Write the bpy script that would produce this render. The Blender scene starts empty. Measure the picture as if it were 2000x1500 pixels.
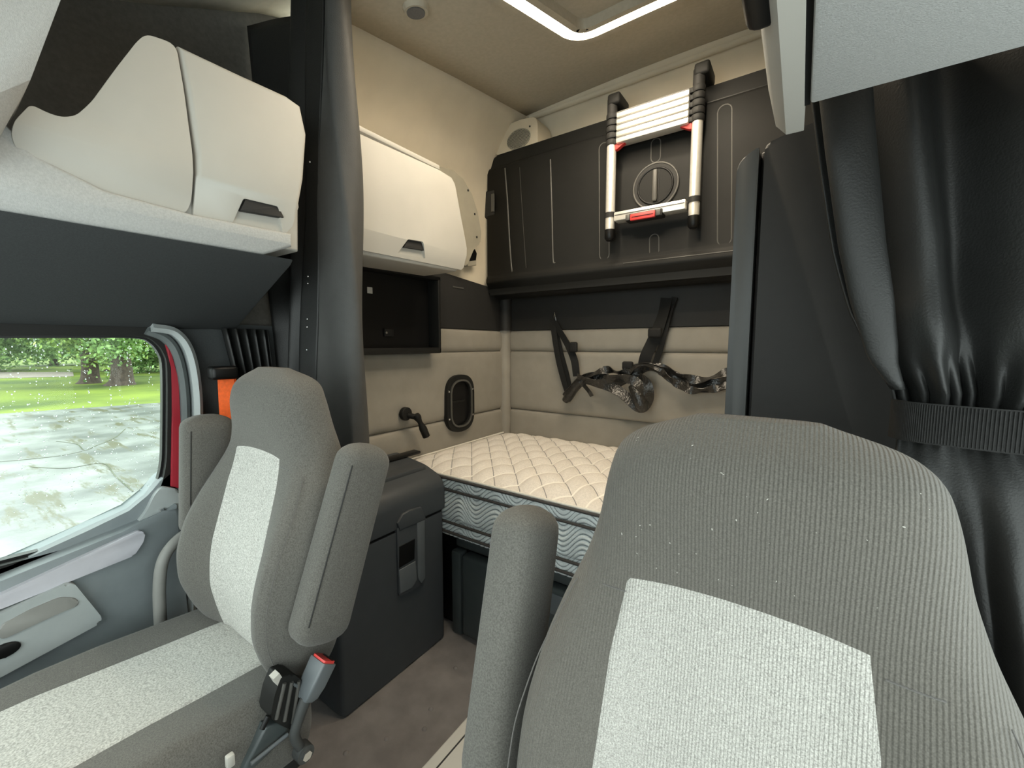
import bpy, bmesh, math, random
import numpy as np
from mathutils import Vector, Matrix

rnd = random.Random(7)
scene = bpy.context.scene
COL = scene.collection

# ------------------------------------------------------------------ camera
FPX = 810.0; YAW = math.radians(34.7); PIT = math.radians(5.35); H = 1.35
cam_data = bpy.data.cameras.new('camera'); cam = bpy.data.objects.new('camera', cam_data)
COL.objects.link(cam); scene.camera = cam
cam_data.sensor_width = 36.0; cam_data.lens = FPX / 2000.0 * 36.0; cam_data.clip_start = 0.02; cam_data.clip_end = 400
cam.location = (0, 0, H); cam.rotation_euler = (math.pi / 2 - PIT, 0, YAW)

# ------------------------------------------------------------------ world / exposure
world = bpy.data.worlds.new('overcast_sky'); scene.world = world; world.use_nodes = True
bg = world.node_tree.nodes['Background']
bg.inputs[0].default_value = (0.90, 1.0, 0.975, 1); bg.inputs[1].default_value = 3.2
scene.view_settings.view_transform = 'Standard'; scene.view_settings.look = 'None'
scene.view_settings.gamma = 1.0; scene.view_settings.use_curve_mapping = False
scene.view_settings.exposure = 0.45
LED_STRENGTH = 70.0

# ------------------------------------------------------------------ pixel -> real plane (the camera's own geometry)
_F = np.array([-math.sin(YAW) * math.cos(PIT), math.cos(YAW) * math.cos(PIT), -math.sin(PIT)])
_R = np.array([math.cos(YAW), math.sin(YAW), 0.0]); _U = np.cross(_R, _F); _C = np.array([0, 0, H])
def ray(px, py): return _F + _R * (px - 1000) / FPX + _U * (750 - py) / FPX
def on_x(px, py, x): d = ray(px, py); return _C + d * (x / d[0])
def on_y(px, py, y): d = ray(px, py); return _C + d * (y / d[1])
def on_z(px, py, z): d = ray(px, py); return _C + d * ((z - H) / d[2])

# ------------------------------------------------------------------ materials
def mat(name, c, rough=0.6, var=0.06, vscale=30.0, bump=0.0, bscale=200.0, metal=0.0, c2=None, sheen=0.0, spec=0.5,
        bdist=0.002, bdetail=2.0):
    m = bpy.data.materials.new(name); m.use_nodes = True
    nt = m.node_tree; b = nt.nodes['Principled BSDF']
    b.inputs['Roughness'].default_value = rough; b.inputs['Metallic'].default_value = metal
    b.inputs['Specular IOR Level'].default_value = spec
    if sheen: b.inputs['Sheen Weight'].default_value = sheen; b.inputs['Sheen Roughness'].default_value = 0.6
    tc = nt.nodes.new('ShaderNodeTexCoord')
    n = nt.nodes.new('ShaderNodeTexNoise'); n.inputs['Scale'].default_value = vscale; n.inputs['Detail'].default_value = 4
    nt.links.new(tc.outputs['Object'], n.inputs['Vector'])
    r = nt.nodes.new('ShaderNodeValToRGB'); r.color_ramp.elements[0].position = 0.32; r.color_ramp.elements[1].position = 0.68
    ca = [max(0, v * (1 - var)) for v in c]; cb = [v * (1 + var) for v in (c2 or c)]
    r.color_ramp.elements[0].color = (*ca, 1); r.color_ramp.elements[1].color = (*cb, 1)
    nt.links.new(n.outputs['Fac'], r.inputs[0]); nt.links.new(r.outputs[0], b.inputs['Base Color'])
    if bump:
        n2 = nt.nodes.new('ShaderNodeTexNoise'); n2.inputs['Scale'].default_value = bscale; n2.inputs['Detail'].default_value = bdetail
        nt.links.new(tc.outputs['Object'], n2.inputs['Vector'])
        bp = nt.nodes.new('ShaderNodeBump'); bp.inputs['Strength'].default_value = bump; bp.inputs['Distance'].default_value = bdist
        nt.links.new(n2.outputs['Fac'], bp.inputs['Height']); nt.links.new(bp.outputs[0], b.inputs['Normal'])
    return m
def rib_mat(name, c, c2, rib_scale, rough=0.95):
    """woven upholstery: speckled yarn colours with fine vertical ribs"""
    m = mat(name, c, rough, 0.10, 650.0, c2=c2, sheen=0.12, spec=0.2)
    nt = m.node_tree; b = nt.nodes['Principled BSDF']
    tc = [n for n in nt.nodes if n.type == 'TEX_COORD'][0]
    w = nt.nodes.new('ShaderNodeTexWave'); w.wave_type = 'BANDS'; w.bands_direction = 'X'
    w.inputs['Scale'].default_value = rib_scale; w.inputs['Distortion'].default_value = 0.25; w.inputs['Detail'].default_value = 1
    w.inputs['Detail Scale'].default_value = 3
    nt.links.new(tc.outputs['Object'], w.inputs['Vector'])
    bp = nt.nodes.new('ShaderNodeBump'); bp.inputs['Strength'].default_value = 0.8; bp.inputs['Distance'].default_value = 0.0014
    n2 = nt.nodes.new('ShaderNodeTexNoise'); n2.inputs['Scale'].default_value = 700; nt.links.new(tc.outputs['Object'], n2.inputs['Vector'])
    ad = nt.nodes.new('ShaderNodeMath'); ad.operation = 'MULTIPLY_ADD'; ad.inputs[1].default_value = 0.35
    nt.links.new(n2.outputs['Fac'], ad.inputs[0]); nt.links.new(w.outputs['Fac'], ad.inputs[2])
    nt.links.new(ad.outputs[0], bp.inputs['Height']); nt.links.new(bp.outputs[0], b.inputs['Normal'])
    return m
def emit_mat(name, c, s):
    m = bpy.data.materials.new(name); m.use_nodes = True; nt = m.node_tree; nt.nodes.clear()
    o = nt.nodes.new('ShaderNodeOutputMaterial'); e = nt.nodes.new('ShaderNodeEmission')
    e.inputs[0].default_value = (*c, 1); e.inputs[1].default_value = s; nt.links.new(e.outputs[0], o.inputs[0]); return m
def glass_mat(name):
    m = bpy.data.materials.new(name); m.use_nodes = True; nt = m.node_tree; nt.nodes.clear()
    o = nt.nodes.new('ShaderNodeOutputMaterial'); t = nt.nodes.new('ShaderNodeBsdfTransparent'); g = nt.nodes.new('ShaderNodeBsdfGlossy')
    g.inputs['Roughness'].default_value = 0.02; t.inputs[0].default_value = (0.95, 0.98, 0.96, 1)
    f = nt.nodes.new('ShaderNodeFresnel'); f.inputs[0].default_value = 1.18; x = nt.nodes.new('ShaderNodeMixShader')
    nt.links.new(f.outputs[0], x.inputs[0]); nt.links.new(t.outputs[0], x.inputs[1]); nt.links.new(g.outputs[0], x.inputs[2])
    nt.links.new(x.outputs[0], o.inputs[0]); return m

M = dict(
    beige=mat('beige_liner', (0.62, 0.55, 0.425), 0.85, 0.04, 8, 0.15, 500),
    ceiling=mat('headliner_fabric', (0.44, 0.40, 0.32), 0.95, 0.05, 60, 0.25, 700),
    binw=mat('warm_white_plastic', (0.44, 0.425, 0.385), 0.55, 0.02, 10, 0.12, 900, bdist=0.0006),
    greyf=mat('light_grey_flock', (0.41, 0.415, 0.405), 0.9, 0.08, 260, 0.3, 600),
    recess=mat('recess_shade_liner', (0.075, 0.070, 0.060), 0.95, 0.12, 90, 0.2, 500),  # the recess's shadow is put into this dark base colour
    pad=mat('taupe_padded_vinyl', (0.262, 0.242, 0.205), 0.65, 0.05, 14, 0.2, 420, bdist=0.001),
    band=mat('charcoal_panel', (0.022, 0.0215, 0.0205), 0.6, 0.05, 20, 0.12, 600, spec=0.3),
    black=mat('black_plastic', (0.013, 0.013, 0.012), 0.55, 0.05, 20, 0.12, 900, bdist=0.0006, spec=0.2),
    deep=mat('deep_black', (0.005, 0.005, 0.005), 0.4, 0.05, 20, spec=0.3),
    rib=mat('highlight_wear_edge', (0.075, 0.073, 0.066), 0.42, 0.05, 40),  # lightened for edge highlights as well as scuffed wear
    slate=mat('slate_panel', (0.042, 0.0445, 0.044), 0.5, 0.04, 20, 0.1, 800, bdist=0.0006),
    dpanel=mat('charcoal_fabric_panel', (0.036, 0.040, 0.041), 0.9, 0.12, 300, 0.2, 700),
    door=mat('blue_grey_door_plastic', (0.20, 0.228, 0.24), 0.5, 0.04, 30, 0.1, 800),
    doorl=mat('pale_door_trim', (0.34, 0.37, 0.37), 0.5, 0.03, 30, 0.06, 800),
    silver=mat('lilac_silver_trim', (0.52, 0.52, 0.57), 0.32, 0.03, 30, metal=0.15),
    seat=rib_mat('dark_grey_upholstery', (0.088, 0.082, 0.071), (0.115, 0.108, 0.094), 78),
    seatl=rib_mat('pale_tweed_upholstery', (0.27, 0.262, 0.24), (0.46, 0.45, 0.415), 88),
    seatp=mat('plain_dark_upholstery', (0.086, 0.082, 0.073), 0.95, 0.12, 420, 0.35, 650, c2=(0.118, 0.113, 0.101), sheen=0.12, spec=0.2, bdist=0.0012),
    seatlp=mat('plain_pale_upholstery', (0.31, 0.305, 0.28), 0.95, 0.10, 300, 0.4, 500, c2=(0.50, 0.495, 0.46), sheen=0.1, spec=0.2, bdist=0.0012),
    seatside=mat('charcoal_seat_cover', (0.085, 0.080, 0.074), 0.95, 0.15, 200, 0.3, 600, sheen=0.2),
    fridge=mat('dark_blue_grey_plastic', (0.046, 0.052, 0.058), 0.5, 0.04, 20, 0.15, 900, bdist=0.0006),
    fridgel=mat('grey_latch_plastic', (0.105, 0.118, 0.126), 0.42, 0.04, 20),
    under=mat('bunk_base_plastic', (0.050, 0.060, 0.061), 0.45, 0.05, 20, 0.08, 800),
    floor=mat('rubber_floor_mat', (0.165, 0.153, 0.148), 0.75, 0.10, 12, 0.25, 350, c2=(0.185, 0.173, 0.168)),
    leather=mat('black_leatherette', (0.014, 0.0145, 0.014), 0.48, 0.05, 30, 0.35, 330, bdist=0.0015, bdetail=3, spec=0.38),
    leatherg=mat('charcoal_leatherette', (0.050, 0.050, 0.048), 0.7, 0.05, 30, 0.3, 330),
    strap=mat('black_webbing', (0.013, 0.013, 0.0125), 0.7, 0.15, 200, 0.3, 600, spec=0.2),
    web=mat('shiny_black_webbing', (0.020, 0.019, 0.017), 0.28, 0.3, 60, 0.6, 90, bdist=0.006),
    alu=mat('brushed_aluminium', (0.80, 0.78, 0.72), 0.34, 0.03, 60, metal=0.55),
    chrome=mat('bright_metal', (0.75, 0.75, 0.75), 0.2, 0.03, 40, metal=1.0),
    red=mat('red_plastic', (0.62, 0.05, 0.045), 0.4, 0.05, 30),
    redp=mat('red_body_paint', (0.33, 0.022, 0.035), 0.3, 0.05, 10),
    orange=mat('orange_webbing', (0.90, 0.13, 0.015), 0.7, 0.1, 120, 0.2, 500),
    matt=mat('cream_quilted_ticking', (0.70, 0.655, 0.60), 0.85, 0.10, 160, 0.3, 300),
    mats=mat('pale_blue_border_ticking', (0.70, 0.745, 0.745), 0.8, 0.08, 160, 0.25, 300),
    thread_w=mat('white_thread', (0.72, 0.69, 0.62), 0.7, 0.05, 100),
    thread_g=mat('grey_thread', (0.27, 0.26, 0.25), 0.8, 0.05, 100),
    tape=mat('charcoal_edge_tape', (0.055, 0.05, 0.047), 0.8, 0.1, 100),
    asphalt=mat('wet_asphalt', (0.125, 0.130, 0.130), 0.35, 0.30, 0.9, 0.3, 6, c2=(0.19, 0.195, 0.19), bdist=0.02),
    puddle=mat('dark_wet_patch', (0.10, 0.098, 0.075), 0.2, 0.3, 1.2, 0.2, 5, c2=(0.15, 0.15, 0.125), bdist=0.02),
    grass=mat('lawn', (0.062, 0.115, 0.005), 0.9, 0.35, 0.25, 0.5, 8, c2=(0.12, 0.165, 0.010), bdist=0.05),
    gravel=mat('pale_gravel', (0.26, 0.22, 0.19), 0.9, 0.1, 2),
    leaf=mat('green_leaves', (0.095, 0.20, 0.036), 0.6, 0.4, 1.3, c2=(0.30, 0.42, 0.10)),
    leaf2=mat('deep_green_leaves', (0.075, 0.17, 0.045), 0.6, 0.4, 1.1, c2=(0.23, 0.37, 0.12)),
    bark=mat('wet_bark', (0.075, 0.055, 0.045), 0.9, 0.3, 6, 0.5, 12, bdist=0.03),
    seal=mat('grey_door_seal', (0.10, 0.115, 0.115), 0.7, 0.05, 30),
    bar=mat('warm_grey_plastic', (0.235, 0.235, 0.22), 0.6, 0.04, 30),
    glass=glass_mat('window_glass'),
    grille=mat('grey_grille', (0.27, 0.255, 0.205), 0.7, 0.35, 420),
    led=emit_mat('warm_white_led', (1.0, 0.86, 0.655), LED_STRENGTH),
)
M['leaf'].node_tree.nodes['Principled BSDF'].inputs['Transmission Weight'].default_value = 0.0

# ------------------------------------------------------------------ mesh helpers
def pxs(pts, x): return [tuple(on_x(a, b, x)[1:]) for a, b in pts]
def link(name, me, m, parent=None, smooth=True, angle=40):
    me.materials.append(M[m] if isinstance(m, str) else m)
    o = bpy.data.objects.new(name, me); COL.objects.link(o)
    if smooth:
        me.polygons.foreach_set('use_smooth', [True] * len(me.polygons))
        me.set_sharp_from_angle(angle=math.radians(angle))
    if parent is not None:
        o.parent = parent
        o.matrix_parent_inverse = inv_of(parent)
    return o
def inv_of(p):
    loc = Vector((0, 0, 0)); q = p
    while q is not None: loc += q.location; q = q.parent
    return Matrix.Translation(-loc) if p.parent is None or p.location.length else Matrix.Identity(4)
def done(name, bm, m, parent=None, smooth=True, angle=40):
    bmesh.ops.recalc_face_normals(bm, faces=bm.faces)
    me = bpy.data.meshes.new(name); bm.to_mesh(me); bm.free()
    return link(name, me, m, parent, smooth, angle)
def from_np(name, v, f, m, parent=None, smooth=True, angle=40):
    me = bpy.data.meshes.new(name); me.from_pydata([tuple(p) for p in v], [], [tuple(q) for q in f]); me.update()
    return link(name, me, m, parent, smooth, angle)
def tag(o, label, cat, group=None, kind=None):
    if label: o['label'] = label
    if cat: o['category'] = cat
    if group: o['group'] = group
    if kind: o['kind'] = kind
    return o
def struct(o, label=None):
    o['kind'] = 'structure'
    if label: o['label'] = label
    return o
def thing(name, loc, label, cat, group=None):
    e = bpy.data.objects.new(name, None); e.location = loc; e.empty_display_size = 0.05; COL.objects.link(e)
    return tag(e, label, cat, group)

def bevel(bm, w, seg=3, edges=None):
    if w > 0:
        bmesh.ops.bevel(bm, geom=list(edges if edges is not None else bm.edges), offset=w, segments=seg, profile=0.5, affect='EDGES', clamp_overlap=True)
def box_bm(x0, x1, y0, y1, z0, z1, bv=0.004, seg=2, bm=None):
    b2 = bmesh.new()
    vs = [b2.verts.new(p) for p in ((x0, y0, z0), (x1, y0, z0), (x1, y1, z0), (x0, y1, z0), (x0, y0, z1), (x1, y0, z1), (x1, y1, z1), (x0, y1, z1))]
    for q in ((0, 3, 2, 1), (4, 5, 6, 7), (0, 1, 5, 4), (1, 2, 6, 5), (2, 3, 7, 6), (3, 0, 4, 7)): b2.faces.new([vs[i] for i in q])
    bevel(b2, min(bv, 0.45 * min(abs(x1 - x0), abs(y1 - y0), abs(z1 - z0))), seg)
    return merge(bm, b2)
def merge(bm, b2):
    if bm is None: return b2
    me = bpy.data.meshes.new('tmp'); b2.to_mesh(me); b2.free(); bm.from_mesh(me); bpy.data.meshes.remove(me); return bm
def box(name, x0, x1, y0, y1, z0, z1, m, parent=None, bv=0.004, seg=2):
    return done(name, box_bm(x0, x1, y0, y1, z0, z1, bv, seg), m, parent)
def prism_bm(poly, axis, a, b, bv=0.0, seg=3, bm=None):
    """poly: 2d points; axis x -> (y,z), y -> (x,z), z -> (x,y)"""
    def P(p, t): return {'x': (t, p[0], p[1]), 'y': (p[0], t, p[1]), 'z': (p[0], p[1], t)}[axis]
    b2 = bmesh.new(); A = [b2.verts.new(P(p, a)) for p in poly]; B = [b2.verts.new(P(p, b)) for p in poly]
    n = len(poly); b2.faces.new(A); b2.faces.new(B[::-1])
    for i in range(n): b2.faces.new((A[i], B[i], B[(i + 1) % n], A[(i + 1) % n]))
    if bv > 0:
        ed = [e for e in b2.edges if (e.verts[0] in A) == (e.verts[1] in A)]
        bevel(b2, bv, seg, ed)
    return merge(bm, b2)
def prism(name, poly, axis, a, b, m, parent=None, bv=0.0, seg=3, angle=40):
    return done(name, prism_bm(poly, axis, a, b, bv, seg), m, parent, angle=angle)
def round_poly(pts, r, n=5):
    """round the corners of a 2d polygon"""
    out = []; N = len(pts); rs = r if isinstance(r, (list, tuple)) else [r] * N
    for i in range(N):
        p0, p, p1 = Vector(pts[i - 1]), Vector(pts[i]), Vector(pts[(i + 1) % N])
        a, b = (p0 - p), (p1 - p); rr = min(rs[i], a.length * 0.48, b.length * 0.48)
        if rr <= 0: out.append(tuple(p)); continue
        a = p + a.normalized() * rr; b = p + b.normalized() * rr
        for k in range(n + 1):
            t = k / n; q = a * (1 - t) ** 2 + p * 2 * t * (1 - t) + b * t * t; out.append(tuple(q))
    return out
def ellipse(cx, cy, rx, ry, n=32, p=2.0):
    return [(cx + rx * math.copysign(abs(math.cos(t)) ** (2 / p), math.cos(t)), cy + ry * math.copysign(abs(math.sin(t)) ** (2 / p), math.sin(t)))
            for t in [2 * math.pi * i / n for i in range(n)]]
def smooth_path(pts, n=8, closed=False):
    P = [Vector(p) for p in pts]; out = []; N = len(P)
    rng = N if closed else N - 1
    for i in range(rng):
        p0 = P[(i - 1) % N] if closed or i > 0 else P[0] * 2 - P[1]; p1 = P[i]; p2 = P[(i + 1) % N]
        p3 = P[(i + 2) % N] if closed or i + 2 < N else P[-1] * 2 - P[-2]
        for k in range(n):
            t = k / n
            out.append(0.5 * ((2 * p1) + (-p0 + p2) * t + (2 * p0 - 5 * p1 + 4 * p2 - p3) * t * t + (-p0 + 3 * p1 - 3 * p2 + p3) * t ** 3))
    if not closed: out.append(P[-1])
    return out
def sweep_bm(path, section, closed=False, up=(0, 0, 1), scale=None, twist=None, bm=None):
    """sweep a closed 2d section along a path"""
    b2 = bmesh.new(); P = [Vector(p) for p in path]; N = len(P); rings = []
    t0 = None; nrm = Vector(up)
    for i in range(N):
        a = P[(i - 1) % N] if closed or i else P[0]; b = P[(i + 1) % N] if closed or i < N - 1 else P[-1]
        t = (b - a).normalized()
        if t0 is None:
            nrm = (nrm - t * nrm.dot(t))
            if nrm.length < 1e-4: nrm = Vector((1, 0.3, 0)); nrm -= t * nrm.dot(t)
            nrm.normalize()
        else:
            nrm = (nrm - t * nrm.dot(t)).normalized()
        t0 = t; bi = t.cross(nrm); s = 1.0 if scale is None else scale[i]
        tw = 0.0 if twist is None else twist[i]; n2 = nrm * math.cos(tw) + bi * math.sin(tw); b2v = bi * math.cos(tw) - nrm * math.sin(tw)
        rings.append([b2.verts.new(P[i] + b2v * (u * s) + n2 * (v * s)) for u, v in section])
    K = len(section)
    for i in range(N if closed else N - 1):
        A, B = rings[i], rings[(i + 1) % N]
        for k in range(K): b2.faces.new((A[k], A[(k + 1) % K], B[(k + 1) % K], B[k]))
    if not closed: b2.faces.new(rings[0][::-1]); b2.faces.new(rings[-1])
    return merge(bm, b2)
def circ(r, n=10): return [(r * math.cos(2 * math.pi * i / n), r * math.sin(2 * math.pi * i / n)) for i in range(n)]
def tube(name, path, r, m, parent=None, closed=False, n=10, scale=None):
    return done(name, sweep_bm(path, circ(r, n), closed, scale=scale), m, parent, angle=50)
def ribbon(name, path, w, th, m, parent=None, up=(0, 0, 1), twist=None, closed=False):
    s = [(-w / 2, -th / 2), (w / 2, -th / 2), (w / 2, th / 2), (-w / 2, th / 2)]
    return done(name, sweep_bm(path, s, closed, up, twist=twist), m, parent)
def grid_np(fn, nu, nv):
    v = [fn(i / nu, j / nv) for i in range(nu + 1) for j in range(nv + 1)]
    f = [(i * (nv + 1) + j, (i + 1) * (nv + 1) + j, (i + 1) * (nv + 1) + j + 1, i * (nv + 1) + j + 1) for i in range(nu) for j in range(nv)]
    return v, f
def sheet(name, fn, nu, nv, m, parent=None, thick=0.0, angle=60):
    v, f = grid_np(fn, nu, nv); o = from_np(name, v, f, m, parent, angle=angle)
    if thick:
        s = o.modifiers.new('thickness', 'SOLIDIFY'); s.thickness = thick; s.offset = 0
    return o
def cut(o, bm_cutter, mat_name=None):
    """boolean recess, applied"""
    me = bpy.data.meshes.new('cutter'); bmesh.ops.recalc_face_normals(bm_cutter, faces=bm_cutter.faces); bm_cutter.to_mesh(me); bm_cutter.free()
    c = bpy.data.objects.new('cutter', me); COL.objects.link(c)
    if mat_name: me.materials.append(M[mat_name])
    md = o.modifiers.new('recess', 'BOOLEAN'); md.operation = 'DIFFERENCE'; md.object = c; md.solver = 'EXACT'
    try: md.material_mode = 'TRANSFER'
    except Exception: pass
    bpy.context.view_layer.update()
    dg = bpy.context.evaluated_depsgraph_get(); ev = o.evaluated_get(dg); new = bpy.data.meshes.new_from_object(ev)
    o.modifiers.clear(); o.data = new; bpy.data.objects.remove(c)
    new.polygons.foreach_set('use_smooth', [True] * len(new.polygons)); new.set_sharp_from_angle(angle=math.radians(35))
    return o
def pad_sheet(name, origin, eu, ev, en, d, m, parent, nu=24, nv=12, p=10):
    """padded panel: a pillowed front on the rectangle origin + u*eu + v*ev bulging along en"""
    o, eu, ev, en = map(np.array, (origin, eu, ev, en))
    lu, lv = np.linalg.norm(eu), np.linalg.norm(ev)
    def warp(t): return 0.5 - 0.5 * math.cos(math.pi * t) if False else t
    us = sorted(set([0, .004, .012, .03, .06] + [i / nu for i in range(2, nu - 1)] + [1 - q for q in (0, .004, .012, .03, .06)]))
    vs = sorted(set([0, .015, .04, .09, .16] + [i / nv for i in range(3, nv - 2)] + [1 - q for q in (0, .015, .04, .09, .16)]))
    V = []; Fc = []
    for u in us:
        for v in vs:
            eu_d = min(u, 1 - u) * lu; ev_d = min(v, 1 - v) * lv
            q = min(1, eu_d / 0.03), min(1, ev_d / 0.03)
            h = math.sqrt(max(0, 1 - (1 - q[0]) ** 2)) * math.sqrt(max(0, 1 - (1 - q[1]) ** 2))
            h = h * (0.82 + 0.18 * math.sin(math.pi * v))
            V.append(o + eu * u + ev * v + en * (d * h))
    n = len(vs)
    for i in range(len(us) - 1):
        for j in range(n - 1): Fc.append((i * n + j, (i + 1) * n + j, (i + 1) * n + j + 1, i * n + j + 1))
    return from_np(name, V, Fc, m, parent, angle=70)

# ================================================================== SETTING
WL, WR, YB = -1.66, 0.46, 2.30
def zc(y):   # ceiling height, falling towards the windscreen
    return float(np.interp(y, [-0.6, 0.5, 1.0, 1.6, 2.2, 2.4], [2.36, 2.42, 2.53, 2.63, 2.72, 2.74]))
struct(box('floor', WL, WR + 0.05, -0.6, YB, -0.06, 0.0, 'floor', bv=0), 'dark rubber floor mat of the cab')
fl = bpy.data.objects['floor']
bm = bmesh.new()
for x, y in [(-1.02, .93), (-.98, 1.13), (-1.06, 1.0), (-1.1, .83), (-.86, 1.08), (-.9, .86), (-1.17, .72), (-1.0, .74), (-1.12, 1.2), (-.85, 1.2), (-1.2, .6), (-.8, .95), (-1.06, .64)]:
    b2 = bmesh.new(); bmesh.ops.create_uvsphere(b2, u_segments=10, v_segments=5, radius=0.012, matrix=Matrix.Translation((x, y, -0.006))); merge(bm, b2)
done('dimple', bm, 'floor', fl)
fl.children[0]['kind'] = 'stuff'

struct(sheet('ceiling', lambda u, v: (-1.42 + 1.66 * v, -0.6 + 2.86 * u, zc(-0.6 + 2.86 * u) + 0.02 * math.sin(math.pi * v)), 40, 12, 'ceiling', thick=0.02), 'beige fabric headliner')
# left sleeper wall: flat side and cove up to the headliner
def wl(u, v):
    y = 0.92 + (YB - 0.92) * u; top = zc(y)
    pts = [(-1.66, 0.0), (-1.66, 1.2), (-1.66, 1.7), (-1.655, 2.1), (-1.635, top - 0.33), (-1.58, top - 0.20), (-1.50, top - 0.09), (-1.42, top)]
    k = v * (len(pts) - 1); i = min(int(k), len(pts) - 2); t = k - i
    return (pts[i][0] * (1 - t) + pts[i + 1][0] * t, y, pts[i][1] * (1 - t) + pts[i + 1][1] * t)
wall_left = struct(sheet('wall_left', wl, 24, 21, 'beige', thick=0.02), 'beige moulded side wall of the sleeper')
# rear wall with the moulded ledge under the headliner
def wb(u, v):
    x = WL + (WR - WL) * u
    pts = [(2.30, 0.0), (2.30, 1.6), (2.30, 2.4), (2.285, 2.58), (2.26, 2.66), (2.235, 2.70), (2.20, 2.715), (2.19, 2.74)]
    k = v * (len(pts) - 1); i = min(int(k), len(pts) - 2); t = k - i
    return (x, pts[i][0] * (1 - t) + pts[i + 1][0] * t, pts[i][1] * (1 - t) + pts[i + 1][1] * t)
wall_rear = struct(sheet('wall_rear', wb, 20, 28, 'beige', thick=0.02), 'beige rear wall of the sleeper')
struct(box('wall_right', WR, WR + 0.03, 0.95, YB, 0, 2.45, 'beige', bv=0), 'beige side wall behind the wardrobe')
sheet('cove_panel', lambda u, v: (0.235 + 0.24 * v, -0.6 + 2.9 * u, (zc(-0.6 + 2.9 * u) + 0.005) * (1 - v) + (zc(-0.6 + 2.9 * u) - 0.28) * v), 20, 4, 'beige', bpy.data.objects['wall_right'], 0.01)
# crease roll along the ledge
tube('ledge_roll', [(-1.40, 2.215, 2.705), (0.4, 2.215, 2.705)], 0.018, 'beige', wall_rear)

# padded lower panels of both sleeper walls, one object per pad
ZS = [0.46, 0.925, 1.312, 1.445]
for k in range(3):
    pad_sheet('padded_panel', (WL + 0.012, 0.80, ZS[k]), (0, 1.465, 0), (0, 0, ZS[k + 1] - ZS[k]), (1, 0, 0), 0.026, 'pad', wall_left)
    pad_sheet('padded_panel', (WL + 0.06, YB - 0.012, ZS[k]), (WR - WL - 0.06, 0, 0), (0, 0, ZS[k + 1] - ZS[k]), (0, -1, 0), 0.026, 'pad', wall_rear)
# corner roll
def roll(u, v):
    a = math.radians(-20 + 130 * u); r = 0.042 + 0.0025 * math.sin(v * 40) * math.sin(v * 7)
    z = 0.5 + 0.945 * v
    return (WL + 0.045 + r * math.sin(a) - 0.012, YB - 0.045 - r * math.cos(a) + 0.012, z)
sheet('corner_pad', roll, 14, 40, 'pad', wall_rear)
# charcoal band above the pads
prism('trim_band', [(0.80, 1.445), (2.29, 1.445), (2.29, 1.70), (1.60, 1.755), (0.80, 1.80)], 'x', WL + 0.008, WL + 0.03, 'band', wall_left, 0.004)
box('trim_band', WL + 0.03, WR, YB - 0.03, YB - 0.008, 1.445, 1.76, 'band', wall_rear, 0.004)
tube('band_corner', [(WL + 0.05, YB - 0.05, 1.445), (WL + 0.05, YB - 0.05, 1.70)], 0.04, 'band', wall_rear, n=16)
p = on_x(884, 560, WL + 0.03); box('groove_highlight', WL + 0.03, WL + 0.034, p[1], p[1] + 0.09, p[2] - 0.004, p[2] + 0.004, 'rib', wall_left, 0.001)  # lighter strip paints in the groove's highlight

# ------------------------------------------------------------------ cab side: door wall, upper panel, recess
XD = -1.60
side = struct(prism('wall_front_left', [(-0.6, 1.40), (0.93, 1.40), (0.93, 2.75), (-0.6, 2.75)], 'x', -1.70, -1.64, 'recess'), 'recessed side above the cab door, its shade painted dark')
prism('upper_door_panel', [(-1.19, 1.590), (-1.205, 1.575), (XD + 0.02, 1.405), (-1.66, 1.395), (-1.66, 1.59)], 'y', -0.6, 0.635, 'dpanel', side, 0.006)
sheet('cove_panel', lambda u, v: (-1.645 + 0.24 * v, -0.6 + 1.5 * u, float(np.interp(-0.6 + 1.5 * u, [-0.6, 0.3, 0.5, 0.8, 0.9], [2.2, 2.27, 2.37, 2.53, 2.57])) * (1 - v) + (zc(-0.6 + 1.5 * u) + 0.03) * v), 14, 4, 'ceiling', side, 0.01)
# pillar and sill behind the door
pil = struct(prism('wall_pillar', [(-1.70, 0.455), (-1.625, 0.455), (-1.60, 0.565), (-1.60, 0.80), (-1.70, 0.80)], 'z', 0.0, 1.42, 'dpanel'), 'charcoal pillar panel behind the passenger door')

# unseen front added to cut daylight: windscreen opening between dashboard and header, driver door
struct(box('wall_front', -1.70, WR + 0.04, -0.85, -0.60, 2.05, 2.45, 'ceiling', bv=0.02), 'unseen headliner over the windscreen, added to cut daylight')
struct(box('wall_dashboard', -1.70, WR + 0.04, -1.0, -0.62, 0.0, 0.80, 'slate', bv=0.03), 'unseen dashboard under the windscreen, added to cut daylight')
dd = struct(box('door_2', WR, WR + 0.04, -0.62, 0.76, 0.0, 0.76, 'door', bv=0.01), 'unseen driver door, added to cut daylight')
struct(box('wall_front_right', WR, WR + 0.04, -0.62, 0.96, 1.52, 2.34, 'recess', bv=0), 'unseen side panel above the driver window, added to cut daylight')
struct(box('wall_pillar_right', WR, WR + 0.04, 0.80, 0.96, 0.0, 1.52, 'dpanel', bv=0), 'unseen pillar behind the driver door, added to cut daylight')

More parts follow.
